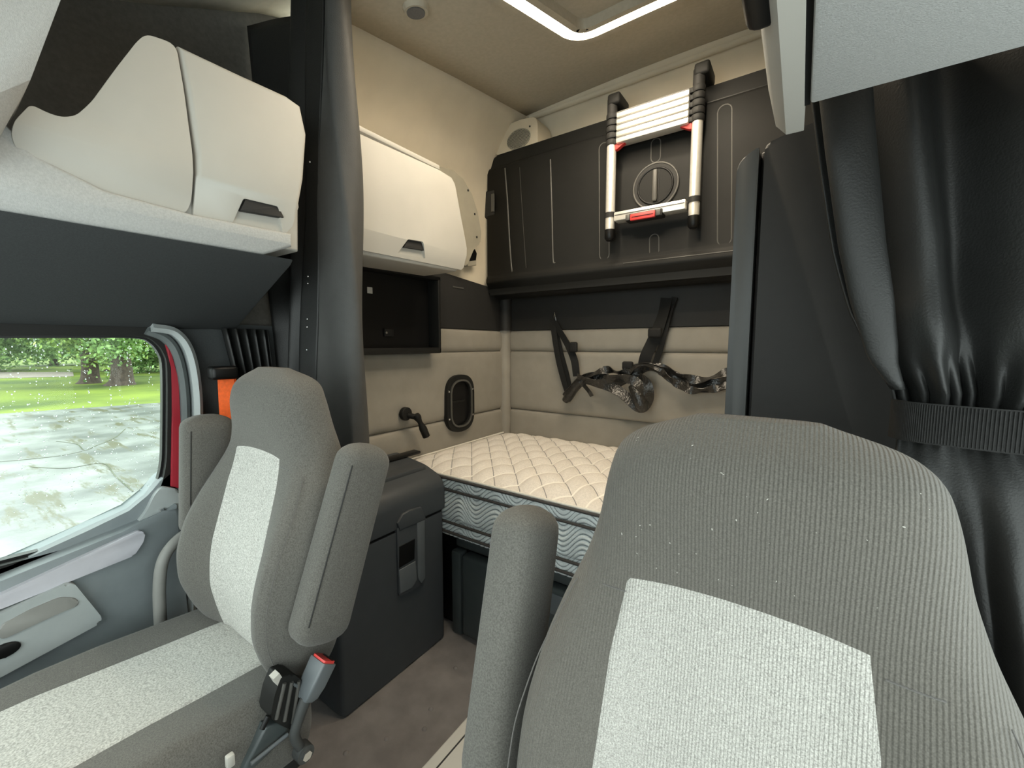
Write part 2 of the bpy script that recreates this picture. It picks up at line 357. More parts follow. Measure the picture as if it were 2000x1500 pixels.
# ------------------------------------------------------------------ passenger door with window
XW = -1.63
win_px = [(-260, 656), (0, 656), (150, 656), (262, 657), (292, 666), (312, 690), (319, 725), (319, 850), (316, 910), (302, 955), (270, 1000), (225, 1032), (140, 1060), (0, 1097)]
win = [(q.x, q.y) for q in smooth_path([(*on_x(x, y, XW)[1:], 0) for x, y in win_px[1:]], 4)]
zb0 = win[-1]
win = [(-0.55, win[0][1])] + win + [(-0.55, zb0[1] - 0.015)]
def offset_poly(poly, d):
    out = []; N = len(poly)
    cx = sum(p[0] for p in poly) / N; cz = sum(p[1] for p in poly) / N
    for i in range(N):
        a, b, c = Vector(poly[i - 1]), Vector(poly[i]), Vector(poly[(i + 1) % N])
        n1 = Vector(((b - a).y, -(b - a).x)); n2 = Vector(((c - b).y, -(c - b).x))
        n = (n1.normalized() + n2.normalized()); n = n.normalized() if n.length > 1e-5 else n1.normalized()
        ctr = Vector((cx, cz))
        if (b + n * 0.001 - ctr).length < (b - n * 0.001 - ctr).length: n = -n
        out.append(tuple(b + n * d))
    return out
def ring_bm(inner, outer, axis, a, b):
    bm = bmesh.new()
    def P(p, t): return {'x': (t, p[0], p[1]), 'y': (p[0], t, p[1]), 'z': (p[0], p[1], t)}[axis]
    I0 = [bm.verts.new(P(p, a)) for p in inner]; O0 = [bm.verts.new(P(p, a)) for p in outer]
    I1 = [bm.verts.new(P(p, b)) for p in inner]; O1 = [bm.verts.new(P(p, b)) for p in outer]; n = len(inner)
    for i in range(n):
        j = (i + 1) % n
        bm.faces.new((I0[i], I0[j], O0[j], O0[i])); bm.faces.new((I1[i], O1[i], O1[j], I1[j]))
        bm.faces.new((I0[i], I1[i], I1[j], I0[j])); bm.faces.new((O0[i], O0[j], O1[j], O1[i]))
    return bm
door = struct(bpy.data.objects.new('door_1', None), 'passenger door with grey trim and window'); door.location = (XW, 0.0, 0.0); COL.objects.link(door)
top_win = [q for q in win]
done('window_frame', ring_bm(win, offset_poly(win, 0.042), 'x', XW - 0.03, XW + 0.035), 'black', door)
done('window_seal', ring_bm(offset_poly(win, -0.006), offset_poly(win, 0.010), 'x', XW - 0.01, XW + 0.012), 'deep', door)
prism('window_pane', offset_poly(win, 0.004), 'x', XW - 0.004, XW, 'glass', door)
# rain on the outside of the pane: far too many drops to pick apart
bm = bmesh.new()
for i in range(900):
    y = rnd.uniform(-0.05, 0.43); z = rnd.uniform(0.90, 1.37) if rnd.random() < 0.75 else rnd.uniform(0.84, 1.37)
    if rnd.random() < 0.5: y = round(y * 22) / 22 + rnd.gauss(0, 0.004)
    r = rnd.choice([0.0008, 0.0011, 0.0011, 0.0014, 0.0017])
    b2 = bmesh.new(); bmesh.ops.create_icosphere(b2, subdivisions=1, radius=r, matrix=Matrix.Translation((XW - 0.0045, y, z)) @ Matrix.Diagonal((0.6, 1, rnd.uniform(1, 1.8), 1))); merge(bm, b2)
M['drop'] = mat('rain_drop', (0.85, 0.9, 0.9), 0.05, 0.02, 10); M['drop'].node_tree.nodes['Principled BSDF'].inputs['Transmission Weight'].default_value = 0.9
done('raindrops', bm, 'drop', door)['kind'] = 'stuff'
# lower door body (under the window line)
zs = zb0[1]
body = [(-0.55, 0.02), (0.44, 0.02), (0.445, 0.30), (0.450, 0.93)] + [(0.43, 0.955), (0.405, 0.935), (0.375, 0.895), (0.33, 0.862), (0.24, 0.838), (0.10, zs - 0.01), (-0.55, zs - 0.03)]
prism('door_skin', body, 'x', XW - 0.05, XW + 0.035, 'door', door, 0.004)
# shoulder ledge and sill
shoulder = [(-0.55, 0.775), (0.05, 0.782), (0.30, 0.825), (0.40, 0.845), (0.430, 0.86), (0.436, 0.83), (0.436, 0.45), (0.40, 0.03), (-0.55, 0.03)]
prism('door_panel', shoulder, 'x', XW + 0.03, -1.545, 'door', door, 0.012)
prism('corner_trim', round_poly(pxs([(262, 1030), (286, 1000), (303, 965), (318, 950), (350, 956), (353, 985), (352, 1030), (300, 1052)], -1.575), 0.012, 4), 'x', XW + 0.02, -1.575, 'doorl', door, 0.008)
# long silver rail
rail = [tuple(on_x(x, y, -1.53)[1:]) for x, y in [(0, 1162), (272, 1036), (284, 1040), (280, 1058), (262, 1085), (150, 1130), (0, 1190)]]
rail = [(-0.5, rail[0][1] - 0.05)] + rail + [(-0.5, rail[-1][1] - 0.05)]
prism('door_rail', round_poly(rail, 0.006, 3), 'x', -1.55, -1.528, 'silver', door, 0.006)
# pale pull pocket
pk = [tuple(on_x(x, y, -1.52)[1:]) for x, y in [(0, 1198), (132, 1138), (146, 1140), (198, 1204), (196, 1216), (0, 1322)]]
pk = [(-0.5, pk[0][1] - 0.03)] + pk + [(-0.5, pk[-1][1] - 0.04)]
pocket = prism('door_pocket', round_poly(pk, 0.010, 4), 'x', -1.55, -1.515, 'doorl', door, 0.014, 5)
sc_p = round_poly(pxs([(0, 1222), (60, 1190), (118, 1166), (150, 1168), (156, 1182), (120, 1196), (0, 1252)], -1.512), 0.010, 4)
prism('pocket_scoop', sc_p, 'x', -1.518, -1.5115, 'bar', pocket, 0.004)
hp = on_x(8, 1270, -1.515)
prism('pull_handle', ellipse(hp[1], hp[2], 0.026, 0.017, 24), 'x', -1.516, -1.508, 'deep', pocket, 0.003)
p = on_x(316, 1003, -1.570)
tube('lock_pin', [(p[0], p[1], p[2] - 0.02), (p[0], p[1], p[2] + 0.010)], 0.0045, 'slate', door, n=10)
tube('lock_pin', [(p[0], p[1], p[2] + 0.008), (p[0], p[1], p[2] + 0.016)], 0.0065, 'chrome', door, n=10)
# red painted jamb and pillar trim strips following the door opening
def strip(name, px, x0, x1, m, par):
    poly = [tuple(on_x(a, b, x0)[1:]) for a, b in px]; return prism(name, poly, 'x', x0 - 0.02, x1, m, par, 0.003)
strip('door_jamb', [(322, 668), (336, 690), (348, 740), (352, 820), (352, 955), (334, 950), (337, 800), (336, 720)], -1.588, -1.586, 'redp', door)
def arc_strip(name, px, w, x, th, m, par):
    path = smooth_path([tuple(on_x(a, b, x)) for a, b in px], 6)
    return done(name, sweep_bm(path, [(-w / 2, -th / 2), (w / 2, -th / 2), (w * 0.5, th / 2), (0, th * 0.75), (-w * 0.5, th / 2)], up=(1, 0, 0)), m, par)
arc_strip('door_seal', [(285, 646), (322, 662), (344, 695), (357, 760), (360, 850), (357, 960), (352, 1080), (345, 1200)], 0.022, -1.592, 0.034, 'seal', pil)
arc_strip('pillar_trim', [(292, 640), (338, 650), (366, 688), (380, 760), (382, 850), (379, 960), (374, 1080), (368, 1200)], 0.024, -1.585, 0.05, 'doorl', pil)
# grey grab bar between door and seat
gb = thing('grab_handle', (-1.48, 0.36, 0.0), 'curved grey grab bar rising beside the passenger seat backrest', 'handle')
tube('grab_bar', smooth_path([(-1.47, 0.345, 0.42), (-1.47, 0.348, 0.55), (-1.47, 0.352, 0.66), (-1.472, 0.366, 0.735), (-1.48, 0.40, 0.775), (-1.50, 0.45, 0.79), (-1.55, 0.50, 0.79), (-1.60, 0.53, 0.79)], 6), 0.015, 'bar', gb, n=14)

# ================================================================== OVERHEAD CABINETS
def face_prism(name, poly, x_front, depth, m, parent, bv, crease=None, k=0.35, top=None, kt=0.2):
    """cabinet front facing +x; its lower part turns under the crease height"""
    bm = prism_bm(poly, 'x', x_front - depth, x_front, 0)
    for h in [c for c in (crease, top) if c]:
        bmesh.ops.bisect_plane(bm, geom=bm.verts[:] + bm.edges[:] + bm.faces[:], plane_co=(0, 0, h), plane_no=(0, 0, 1))
    for v in bm.verts:
        if v.co.x > x_front - 0.001:
            if crease and v.co.z < crease: v.co.x -= k * (crease - v.co.z)
            if top and v.co.z > top: v.co.x -= kt * (v.co.z - top)
    front = [e for e in bm.edges if all(v.co.x > x_front - 0.5 * depth for v in e.verts) and len(e.link_faces) == 2 and e.calc_face_angle(0) > 0.9]
    bmesh.ops.recalc_face_normals(bm, faces=bm.faces)
    bevel(bm, bv, 4, front)
    return done(name, bm, m, parent, angle=30)

XB = -1.17
ob = thing('overhead_cabinet', (-1.40, 0.35, 1.60), 'cream overhead cabinet with open front tray above the passenger window', 'cabinet')
fd = pxs([(286, 66), (344, 86), (360, 180), (376, 300), (380, 390), (370, 416), (250, 390), (130, 354), (62, 318), (24, 275), (24, 240), (60, 203), (90, 219), (120, 229), (148, 226), (178, 200), (225, 135), (268, 80)], XB)
face_prism('tray_front', round_poly(fd, 0.02, 4), XB, 0.035, 'binw', ob, 0.008, 1.745, 0.30)
rd = pxs([(349, 87), (460, 140), (560, 186), (588, 206), (600, 262), (594, 350), (578, 440), (566, 456), (480, 440), (386, 418), (384, 300), (366, 180)], XB)
rdoor = face_prism('cabinet_door', rd, XB, 0.035, 'binw', ob, 0.012, 1.745, 0.30)
hpoly = round_poly(pxs([(478, 386), (546, 402), (562, 452), (462, 436)], XB), 0.006, 4)
cut(rdoor, prism_bm(hpoly, 'x', XB - 0.028, XB + 0.02))
prism('door_handle', round_poly(pxs([(480, 388), (543, 403), (555, 426), (469, 411)], XB - 0.012), 0.004, 3), 'x', XB - 0.026, XB - 0.010, 'band', rdoor, 0.002)
# body behind the fronts
prism('cabinet_body', [(0.385, 1.62), (0.66, 1.62), (0.675, 1.94), (0.66, 2.0), (0.385, 2.0)], 'x', -1.64, XB - 0.036, 'binw', ob, 0.01)
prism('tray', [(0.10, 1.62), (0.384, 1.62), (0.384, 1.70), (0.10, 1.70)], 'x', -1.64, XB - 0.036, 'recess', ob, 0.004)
# lower rim that carries the cabinet
rim = [(-0.4, 1.584), (0.555, 1.590), (0.63, 1.625), (0.63, 1.66), (0.40, 1.655), (0.25, 1.665), (0.16, 1.70), (0.118, 1.755), (0.108, 1.70), (0.09, 1.658), (-0.4, 1.655)]
face_prism('cabinet_rim', rim, XB - 0.012, 0.10, 'greyf', ob, 0.010, 1.63, 0.4)
# padded header running on towards the windscreen
hd = thing('header_pad', (-1.2, -0.1, 1.60), 'pale grey fabric header pad at the left edge above the window', 'headliner pad')
prism('pad', [(-0.45, 1.66), (0.085, 1.66), (0.108, 1.69), (0.151, 1.80), (0.20, 1.965), (0.30, 2.30), (0.29, 2.36), (-0.45, 2.36)], 'x', -1.30, -1.10, 'greyf', hd, 0.045, 7, angle=75)

# driver side cabinet, seen from below
db = thing('overhead_cabinet', (0.2, 0.2, 1.65), 'pale grey overhead cabinet underside at the upper right above the black curtain', 'cabinet')
box('cabinet_floor', -0.006, 0.46, -0.35, 0.665, 1.65, 1.69, 'greyf', db, 0.004)
prism('door_gap', [(-0.012, 1.657), (-0.006, 1.657), (-0.006, 1.95), (-0.012, 1.95)], 'y', -0.35, 0.68, 'deep', db)
prism('cabinet_door', [(-0.012, 1.650), (-0.033, 1.650), (-0.046, 1.665), (-0.058, 1.72), (-0.066, 1.80), (-0.066, 2.0), (-0.012, 2.0)], 'y', -0.35, 0.742, 'binw', db, 0.006)
box('door_handle', -0.062, -0.030, 0.30, 0.505, 1.657, 1.74, 'deep', db, 0.012, 4)
box('cabinet_body', -0.006, 0.46, -0.35, 0.67, 1.69, 2.0, 'binw', db, 0.004)

# sleeper cabinet on the left wall
XC = -1.30
sc = thing('wall_cabinet', (-1.48, 1.2, 1.68), 'cream wall cabinet with flip-up door above the black cubby', 'cabinet')
cd = [(0.82, 1.690), (1.49, 1.700), (1.512, 1.720), (1.516, 1.80), (1.44, 2.065), (1.415, 2.088), (1.34, 2.095), (0.82, 2.085)]
cdoor = face_prism('cabinet_door', cd, XC, 0.03, 'binw', sc, 0.012, 1.765, 0.30)
hpoly = round_poly(pxs([(797, 467), (826, 472), (836, 504), (782, 494)], XC), 0.006, 4)
cut(cdoor, prism_bm(hpoly, 'x', XC - 0.024, XC + 0.02))
prism('door_handle', round_poly(pxs([(797, 468), (825, 473), (831, 490), (788, 483)], XC - 0.012), 0.004, 3), 'x', XC - 0.022, XC - 0.009, 'band', cdoor, 0.002)
prism('cabinet_body', [(0.82, 1.675), (1.47, 1.69), (1.50, 1.71), (1.50, 1.80), (1.425, 2.065), (1.40, 2.085), (1.33, 2.10), (0.82, 2.10)], 'x', -1.645, XC - 0.031, 'binw', sc, 0.012)
box('top_trim', -1.62, XC - 0.01, 0.82, 1.35, 2.098, 2.118, 'binw', sc, 0.006)
# moulded end bracket with screws
br = thing('cabinet_bracket', (-1.63, 1.8, 1.70), 'grey-beige curved end bracket with screws beside the cream wall cabinet', 'bracket')
XBR = -1.56
bpoly = pxs([(850, 322), (885, 332), (905, 350), (922, 380), (933, 415), (940, 455), (938, 475), (925, 488), (912, 520), (870, 500)], XBR)
prism('plate', round_poly(bpoly, 0.01, 3), 'x', -1.638, XBR, 'grille', br, 0.008)
M['brk'] = mat('grey_beige_plastic', (0.36, 0.335, 0.265), 0.6, 0.03, 20); bpy.data.objects['plate'].data.materials[0] = M['brk']
for a, b in [(914, 372), (927, 418), (931, 463)]:
    p = on_x(a, b, XBR); prism('screw', ellipse(p[1], p[2], 0.006, 0.006, 10), 'x', XBR - 0.002, XBR + 0.003, 'band', br, 0.001)
hk = pxs([(919, 490), (928, 486), (932, 495), (930, 508), (918, 510)], -1.60)
prism('clip', hk, 'x', -1.645, -1.60, 'deep', br, 0.004)
p = pxs([(914, 508), (932, 506), (932, 518), (916, 520)], -1.60); prism('tab', p, 'x', -1.645, -1.605, 'brk', br, 0.004)

# ------------------------------------------------------------------ black open cubby under it
cb = thing('cubby', (-1.60, 1.3, 1.31), 'open black cubby box set in the wall under the cream cabinet', 'shelf')
y0, y1, z0, z1 = 0.86, 1.585, 1.308, 1.70; xf = -1.545; xb = WL + 0.035
box('back', xb, xb + 0.006, y0, y1, z0, z1, 'deep', cb, 0)
box('bottom_lip', xb, xf, y0, y1, z0, z0 + 0.030, 'black', cb, 0.008)
box('top_lip', xb, xf, y0, y1, z1 - 0.020, z1, 'deep', cb, 0.004)
box('side', xb, xf, y1 - 0.020, y1, z0, z1, 'black', cb, 0.008)
box('side', xb, xf, y0, y0 + 0.02, z0, z1, 'band', cb, 0.004)
p = on_x(722, 567, xb + 0.006); box('glint_square', xb + 0.006, xb + 0.008, p[1] - 0.014, p[1] + 0.014, p[2] - 0.014, p[2] + 0.014, 'binw', cb, 0.001)  # pale square painted in for a glint on the back
p = on_x(755, 650, xb + 0.006); box('socket', xb + 0.006, xb + 0.018, p[1] - 0.02, p[1] + 0.035, p[2] - 0.018, p[2] + 0.018, 'black', cb, 0.004)
tube('screw', [(xb + 0.016, p[1] - 0.012, p[2]), (xb + 0.022, p[1] - 0.012, p[2])], 0.006, 'chrome', cb)
p = on_x(850, 660, -1.58); box('latch', -1.58, -1.572, p[1] - 0.006, p[1], p[2] - 0.03, p[2] + 0.03, 'rib', cb, 0.001)

# ------------------------------------------------------------------ oval pocket and reading lamp on the left pads
XP = WL + 0.044
op = thing('wall_pocket', (XP, 1.795, 0.85), 'black oval recessed pocket in the padded left wall', 'wall pocket')
oo = round_poly([(1.678, 0.848), (1.912, 0.848), (1.912, 1.180), (1.678, 1.180)], 0.13, 8)
oi = round_poly([(1.712, 0.885), (1.878, 0.885), (1.878, 1.143), (1.712, 1.143)], 0.09, 8)
bm = ring_bm(oi, oo, 'x', XP - 0.012, XP + 0.016)
done('frame', bm, 'black', op)
done('frame_edge', ring_bm(oi, offset_poly(oi, 0.010), 'x', XP + 0.014, XP + 0.022), 'rib', op)
prism('back', oi, 'x', XP - 0.010, XP + 0.000, 'deep', op)
prism('shelf', [(1.73, 1.02), (1.84, 1.02), (1.84, 1.03), (1.73, 1.03)], 'x', XP - 0.002, XP + 0.006, 'black', op)
for y, z in [(1.693, 1.09), (1.693, 0.935), (1.897, 1.09), (1.897, 0.935)]:
    prism('screw', ellipse(y, z, 0.006, 0.006, 10), 'x', XP + 0.014, XP + 0.019, 'chrome', op, 0.001)
rl = thing('reading_lamp', (XP, 1.385, 1.0), 'small black swivel reading lamp on the padded left wall', 'lamp')
prism('base', ellipse(1.385, 1.008, 0.034, 0.034, 20), 'x', XP - 0.004, XP + 0.022, 'black', rl, 0.006)
tube('arm', [(XP + 0.02, 1.392, 1.0), (XP + 0.06, 1.415, 0.99)], 0.014, 'black', rl)
tube('lamp_head', smooth_path([(XP + 0.055, 1.41, 1.005), (XP + 0.062, 1.43, 0.965), (XP + 0.068, 1.455, 0.91)], 5), 0.016, 'black', rl, scale=[1.0 + 0.25 * math.sin(i * 0.9) for i in range(11)])
tube('tip', [(XP + 0.067, 1.452, 0.915), (XP + 0.071, 1.464, 0.885)], 0.019, 'deep', rl)

# ------------------------------------------------------------------ folded upper bunk on the rear wall
YF = 2.08
bk = thing('folded_bunk', (-0.6, 2.2, 1.64), 'black upper bunk folded up against the rear wall', 'bunk')
prism('bunk_body', round_poly([(-1.635, 1.66), (0.43, 1.66), (0.43, 2.485), (-1.635, 2.485)], [0.02, 0.02, 0.08, 0.08], 6), 'y', YF + 0.012, 2.285, 'black', bk, 0.02, 4)
# front skin: flat face, rolled lower lip
def skin(u, v):
    x = -1.62 + 2.04 * u
    pr_ = [(2.10, 2.415), (YF + 0.004, 2.41), (YF, 2.40), (YF, 1.80), (YF - 0.004, 1.775), (YF - 0.016, 1.755), (YF - 0.018, 1.735), (YF, 1.712), (YF + 0.05, 1.665), (YF + 0.12, 1.645)]
    k = v * (len(pr_) - 1); i = min(int(k), len(pr_) - 2); t = k - i
    return (x, pr_[i][0] * (1 - t) + pr_[i + 1][0] * t, pr_[i][1] * (1 - t) + pr_[i + 1][1] * t)
sheet('front_panel', skin, 6, 27, 'black', bk, thick=0.006, angle=50)
box('panel_seam', -1.55, 0.42, YF + 0.006, YF + 0.016, 2.41, 2.418, 'deep', bk, 0)
def ribline(pts, r=0.0035): return tube('rib', smooth_path(pts, 6), r, 'rib', bk, n=8)
ribline([(-1.490, YF, 2.39), (-1.472, YF, 2.2), (-1.455, YF, 1.95), (-1.440, YF, 1.80), (-1.425, YF, 1.770), (-1.39, YF, 1.762)], 0.006)
ribline([(-1.385, YF, 2.37), (-1.36, YF, 2.05), (-1.338, YF, 1.80), (-1.33, YF, 1.785)])
ribline([(-1.183, YF, 2.365), (-1.17, YF, 2.08), (-1.160, YF, 1.83), (-1.146, YF, 1.805)], 0.0055)
def stadium(cx0, cx1, zt, zb, w):
    pts = []
    for k in range(9):
        a = math.pi * k / 8; pts.append((cx0 + w * math.cos(a), YF, zt + w * math.sin(a)))
    for k in range(9):
        a = math.pi + math.pi * k / 8; pts.append((cx1 + w * math.cos(a), YF, zb + w * math.sin(a)))
    tube('rib', pts, 0.004, 'rib', bk, closed=True, n=8)
stadium(-0.872, -0.858, 2.345, 1.815, 0.026)
stadium(-0.322, -0.300, 2.355, 1.815, 0.028)
stadium(-0.612, -0.611, 2.30, 2.235, 0.022)
stadium(-0.606, -0.604, 1.86, 1.80, 0.022)
tube('rib', [(-0.75, YF - 0.0185, 1.757), (0.1, YF - 0.0185, 1.757), (0.42, YF - 0.0185, 1.757)], 0.0028, 'rib', bk, n=8)  # pale line for the lip's highlight and scuffing
# round pull ring with bar
def torus_xz(name, cx, cz, y, R, r, m, par): return tube(name, [(cx + R * math.cos(2 * math.pi * i / 40), y, cz + R * math.sin(2 * math.pi * i / 40)) for i in range(40)], r, m, par, closed=True, n=10)
prism('pull_ring', ellipse(-0.607, 2.103, 0.106, 0.106, 40), 'y', YF - 0.010, YF + 0.01, 'band', bk, 0.006)
ringo = [o for o in bk.children if o.name.startswith('pull_ring')][0]
prism('ring_recess', ellipse(-0.607, 2.103, 0.080, 0.080, 40), 'y', YF - 0.0125, YF - 0.008, 'black', ringo, 0)
torus_xz('ring_rim', -0.607, 2.103, YF - 0.011, 0.081, 0.005, 'deep', ringo)
torus_xz('ring_rim', -0.607, 2.103, YF - 0.008, 0.104, 0.005, 'rib', ringo)
box('ring_bar', -0.618, -0.594, YF - 0.028, YF - 0.010, 2.030, 2.176, 'rib', ringo, 0.008, 3)
box('ring_gap', -0.594, -0.588, YF - 0.0145, YF - 0.010, 2.03, 2.17, 'deep', ringo, 0)
lt = box('side_latch', -1.655, -1.56, YF - 0.004, YF + 0.05, 2.13, 2.29, 'band', bk, 0.012, 3)
box('latch_plate', -1.588, -1.565, YF - 0.012, YF - 0.002, 2.155, 2.26, 'rib', lt, 0.003)
# ------------------------------------------------------------------ telescopic ladder hung on the bunk
ld = thing('telescopic_ladder', (-0.62, 2.03, 1.88), 'collapsed aluminium telescopic ladder with red catch hung on the black bunk', 'ladder')
YL = 2.015; xl, xr = -0.806, -0.418
for s, x in ((-1, xl), (1, xr)):
    r = 0.023
    tube('rail', [(x, YL, 1.925), (x, YL, 2.32)], r, 'alu', ld, n=18)
    tube('foot_tube', [(x, YL, 1.905), (x, YL, 1.985)], r * 0.97, 'alu', ld, n=18)
    tube('rubber_foot', [(x, YL, 1.865), (x, YL, 1.875), (x, YL, 1.905), (x, YL, 1.918)], r * 1.08, 'deep', ld, n=16, scale=[0.6, 0.95, 1, 1])
    tube('collar', [(x, YL, 1.975), (x, YL, 1.998)], r * 1.18, 'band', ld, n=16)
    for k in range(5):
        z = 2.312 + k * 0.030
        tube('collar', [(x, YL, z), (x, YL, z + 0.004), (x, YL, z + 0.022), (x, YL, z + 0.026)], r * 1.22, 'band', ld, n=16, scale=[0.92, 1, 1, 0.92])
        box('rung_lug', x - s * 0.045 if s > 0 else x + 0.01, x - 0.01 if s > 0 else x + 0.045, YL - 0.02, YL + 0.02, z, z + 0.022, 'band', ld, 0.004)
    tube('rail_top', [(x, YL, 2.45), (x, YL, 2.525)], r * 1.05, 'band', ld, n=16)
    # hook over the top of the bunk
    box('hook', x - 0.018, x + 0.045, YL - 0.026, YF + 0.045, 2.492, 2.545, 'black', ld, 0.012, 3)
    # red release tab
    xx = x - s * 0.022
    prism('release_tab', [(xx, 2.318), (xx - s * 0.055, 2.312), (xx - s * 0.012, 2.288), (xx, 2.285)], 'y', YL - 0.012, YL + 0.012, 'red', ld, 0.002)
for k in range(5):
    z = 2.308 + k * 0.0285
    box('rung', xl + 0.032, xr - 0.032, YL - 0.030, YL + 0.030, z, z + 0.0265, 'alu', ld, 0.004, 2)
    box('rung_groove', xl + 0.034, xr - 0.034, YL - 0.0315, YL - 0.028, z + 0.0205, z + 0.0245, 'rib', ld, 0)
lowr = box('rung', xl + 0.03, xr - 0.03, YL - 0.030, YL + 0.030, 1.948, 1.990, 'alu', ld, 0.005)
box('rung_groove', xl + 0.034, xr - 0.034, YL - 0.0315, YL - 0.028, 1.972, 1.976, 'rib', lowr, 0)
box('catch_housing', -0.715, -0.545, YL - 0.040, YL + 0.02, 1.935, 1.966, 'band', ld, 0.004)
box('catch', -0.690, -0.575, YL - 0.046, YL - 0.03, 1.932, 1.962, 'red', ld, 0.004)
box('catch_slot', -0.682, -0.583, YL - 0.0475, YL - 0.044, 1.945, 1.948, 'deep', ld, 0)
box('catch_end', -0.713, -0.693, YL - 0.044, YL - 0.036, 1.937, 1.964, 'rib', ld, 0.002)
box('catch_end', -0.572, -0.552, YL - 0.044, YL - 0.036, 1.937, 1.964, 'rib', ld, 0.002)

# ------------------------------------------------------------------ corner speaker, ceiling fittings
sp = thing('corner_speaker', (-1.45, 2.15, 2.5), 'beige corner speaker with oval grille above the folded bunk', 'speaker')
YS = 2.10
spo = [tuple(on_y(a, b, YS)[[0, 2]]) for a, b in [(968, 304), (970, 285), (978, 262), (994, 243), (1018, 233), (1046, 228), (1050, 240), (1050, 278), (1049, 283)]]
prism('housing', round_poly(spo, 0.015, 3), 'y', YS, YS + 0.15, 'beige', sp, 0.015, 4)
c = on_y(1013, 272, YS)
prism('grille', ellipse(c[0], c[2], 0.082, 0.055, 32), 'y', YS - 0.004, YS + 0.004, 'grille', sp, 0.002)
bm = bmesh.new()
for i in range(-10, 11):
    for j in range(-7, 8):
        x, z = i * 0.0078 + (j % 2) * 0.0039, j * 0.0075
        if (x / 0.075) ** 2 + (z / 0.049) ** 2 < 1:
            b2 = bmesh.new(); bmesh.ops.create_cone(b2, cap_ends=True, segments=6, radius1=0.0021, radius2=0.0021, depth=0.002, matrix=Matrix.Translation((c[0] + x, YS - 0.0045, c[2] + z)) @ Matrix.Rotation(math.pi / 2, 4, 'X')); merge(bm, b2)
o = done('grille_holes', bm, 'band', sp); o['kind'] = 'stuff'
p = on_y(1035, 247, YS); prism('screw', ellipse(p[0], p[2], 0.005, 0.005, 8), 'y', YS - 0.003, YS + 0.002, 'band', sp)

def ceil_pt(px, py):
    y = 1.5
    for _ in range(30): q = on_z(px, py, zc(y)); y = q[1]
    return q
cl = thing('ceiling_light', (-0.6, 1.4, 2.6), 'glowing rounded rectangular strip lamp on the headliner', 'lamp')
k1 = ceil_pt(1128, 66); k2 = ceil_pt(1005, -8)
xm = -0.60; yr = k1[1]; xlft = k1[0]
outl = [(xlft, yr), (2 * xm - xlft, yr), (2 * xm - xlft + 0.02, 1.02), (xlft - 0.09, 1.02)]
rp = round_poly(outl, 0.09, 10)
def lift(pts, dz): return [(x, y, zc(y) + 0.02 * math.sin(math.pi * (x + 1.42) / 1.66) - dz) for x, y in pts]
def densify(pts, n=6): return [tuple(Vector(pts[i]) * (1 - t / n) + Vector(pts[(i + 1) % len(pts)]) * t / n) for i in range(len(pts)) for t in range(n)]
dp = densify(rp, 5)
s = 0.020
done('light_strip', sweep_bm(lift(dp, 0.030), [(-s, -0.010), (s, -0.010), (s, 0.008), (-s, 0.008)], True), 'led', cl)
done('light_frame', sweep_bm(lift(offset_poly(dp, 0.037), 0.022), [(-0.014, -0.024), (0.014, -0.024), (0.014, 0.014), (-0.014, 0.014)], True), 'ceiling', cl)
done('light_frame', sweep_bm(lift(offset_poly(dp, -0.037), 0.022), [(-0.014, -0.024), (0.014, -0.024), (0.014, 0.014), (-0.014, 0.014)], True), 'ceiling', cl)
cv = thing('ceiling_vent', (-1.25, 1.2, 2.5), 'small round vent cap in the headliner over the left wall', 'vent')
q = ceil_pt(812, 14)
def disc(name, r0, r1, dz0, dz1, m):
    b = bmesh.new(); bmesh.ops.create_cone(b, cap_ends=True, segments=32, radius1=r1, radius2=r0, depth=dz1 - dz0, matrix=Matrix.Translation((q[0], q[1], q[2] - (dz0 + dz1) / 2)) @ Matrix.Rotation(math.atan2(0.1, 0.6), 4, 'X')); return done(name, b, m, cv)
disc('rim', 0.052, 0.042, -0.01, 0.018, 'ceiling'); disc('cap', 0.034, 0.032, 0.012, 0.022, 'seatside')

# ================================================================== RESTRAINT HARNESS ON THE REAR WALL
YH = 2.225
def hp_(px, py, dy=0.0): return tuple(on_y(px, py, YH + dy))
hs = thing('restraint_harness', (-0.9, 2.24, 1.1), 'tangled black webbing bunk restraint hanging across the padded rear wall', 'harness')
def tw(n, amp, f, ph=0.0): return [amp * math.sin(f * i / n * 6.28 + ph) for i in range(n)]
def strapline(pts, w, th=0.004, amp=0.0, f=1.0, ph=0.0, m='web', name='strap'):
    path = smooth_path([hp_(*p) for p in pts], 8)
    return ribbon(name, path, w, th, m, hs, up=(0, -1, 0), twist=tw(len(path), amp, f, ph))
strapline([(1079, 622, .02), (1082, 650), (1090, 700), (1100, 740), (1108, 765), (1112, 775)], 0.035, m='strap')
strapline([(1082, 630, .01), (1098, 655, -.01), (1112, 680, -.02), (1122, 705, -.02), (1126, 735, -.01)], 0.042, amp=0.3, m='strap')
strapline([(1084, 640, .02), (1096, 690, .02), (1108, 735, .02), (1114, 765, .01)], 0.030, m='strap')
strapline([(1302, 582, .02), (1296, 610, .01), (1286, 640), (1276, 665, -.01), (1262, 695, -.02), (1256, 720, -.01)], 0.062, amp=0.35, ph=0.4, m='strap')
strapline([(1318, 580, .02), (1310, 605, .02), (1300, 640, .01), (1290, 680, 0), (1278, 715, 0)], 0.030, amp=0.5, m='strap')
strapline([(1106, 778, 0), (1118, 762, -.02), (1140, 742, -.03), (1175, 738, -.03), (1205, 748, -.02), (1235, 728, -.03), (1265, 716, -.02), (1295, 726, -.03), (1325, 742, -.02), (1360, 755, -.01), (1400, 752), (1440, 742)], 0.066, amp=0.9, f=2.2)
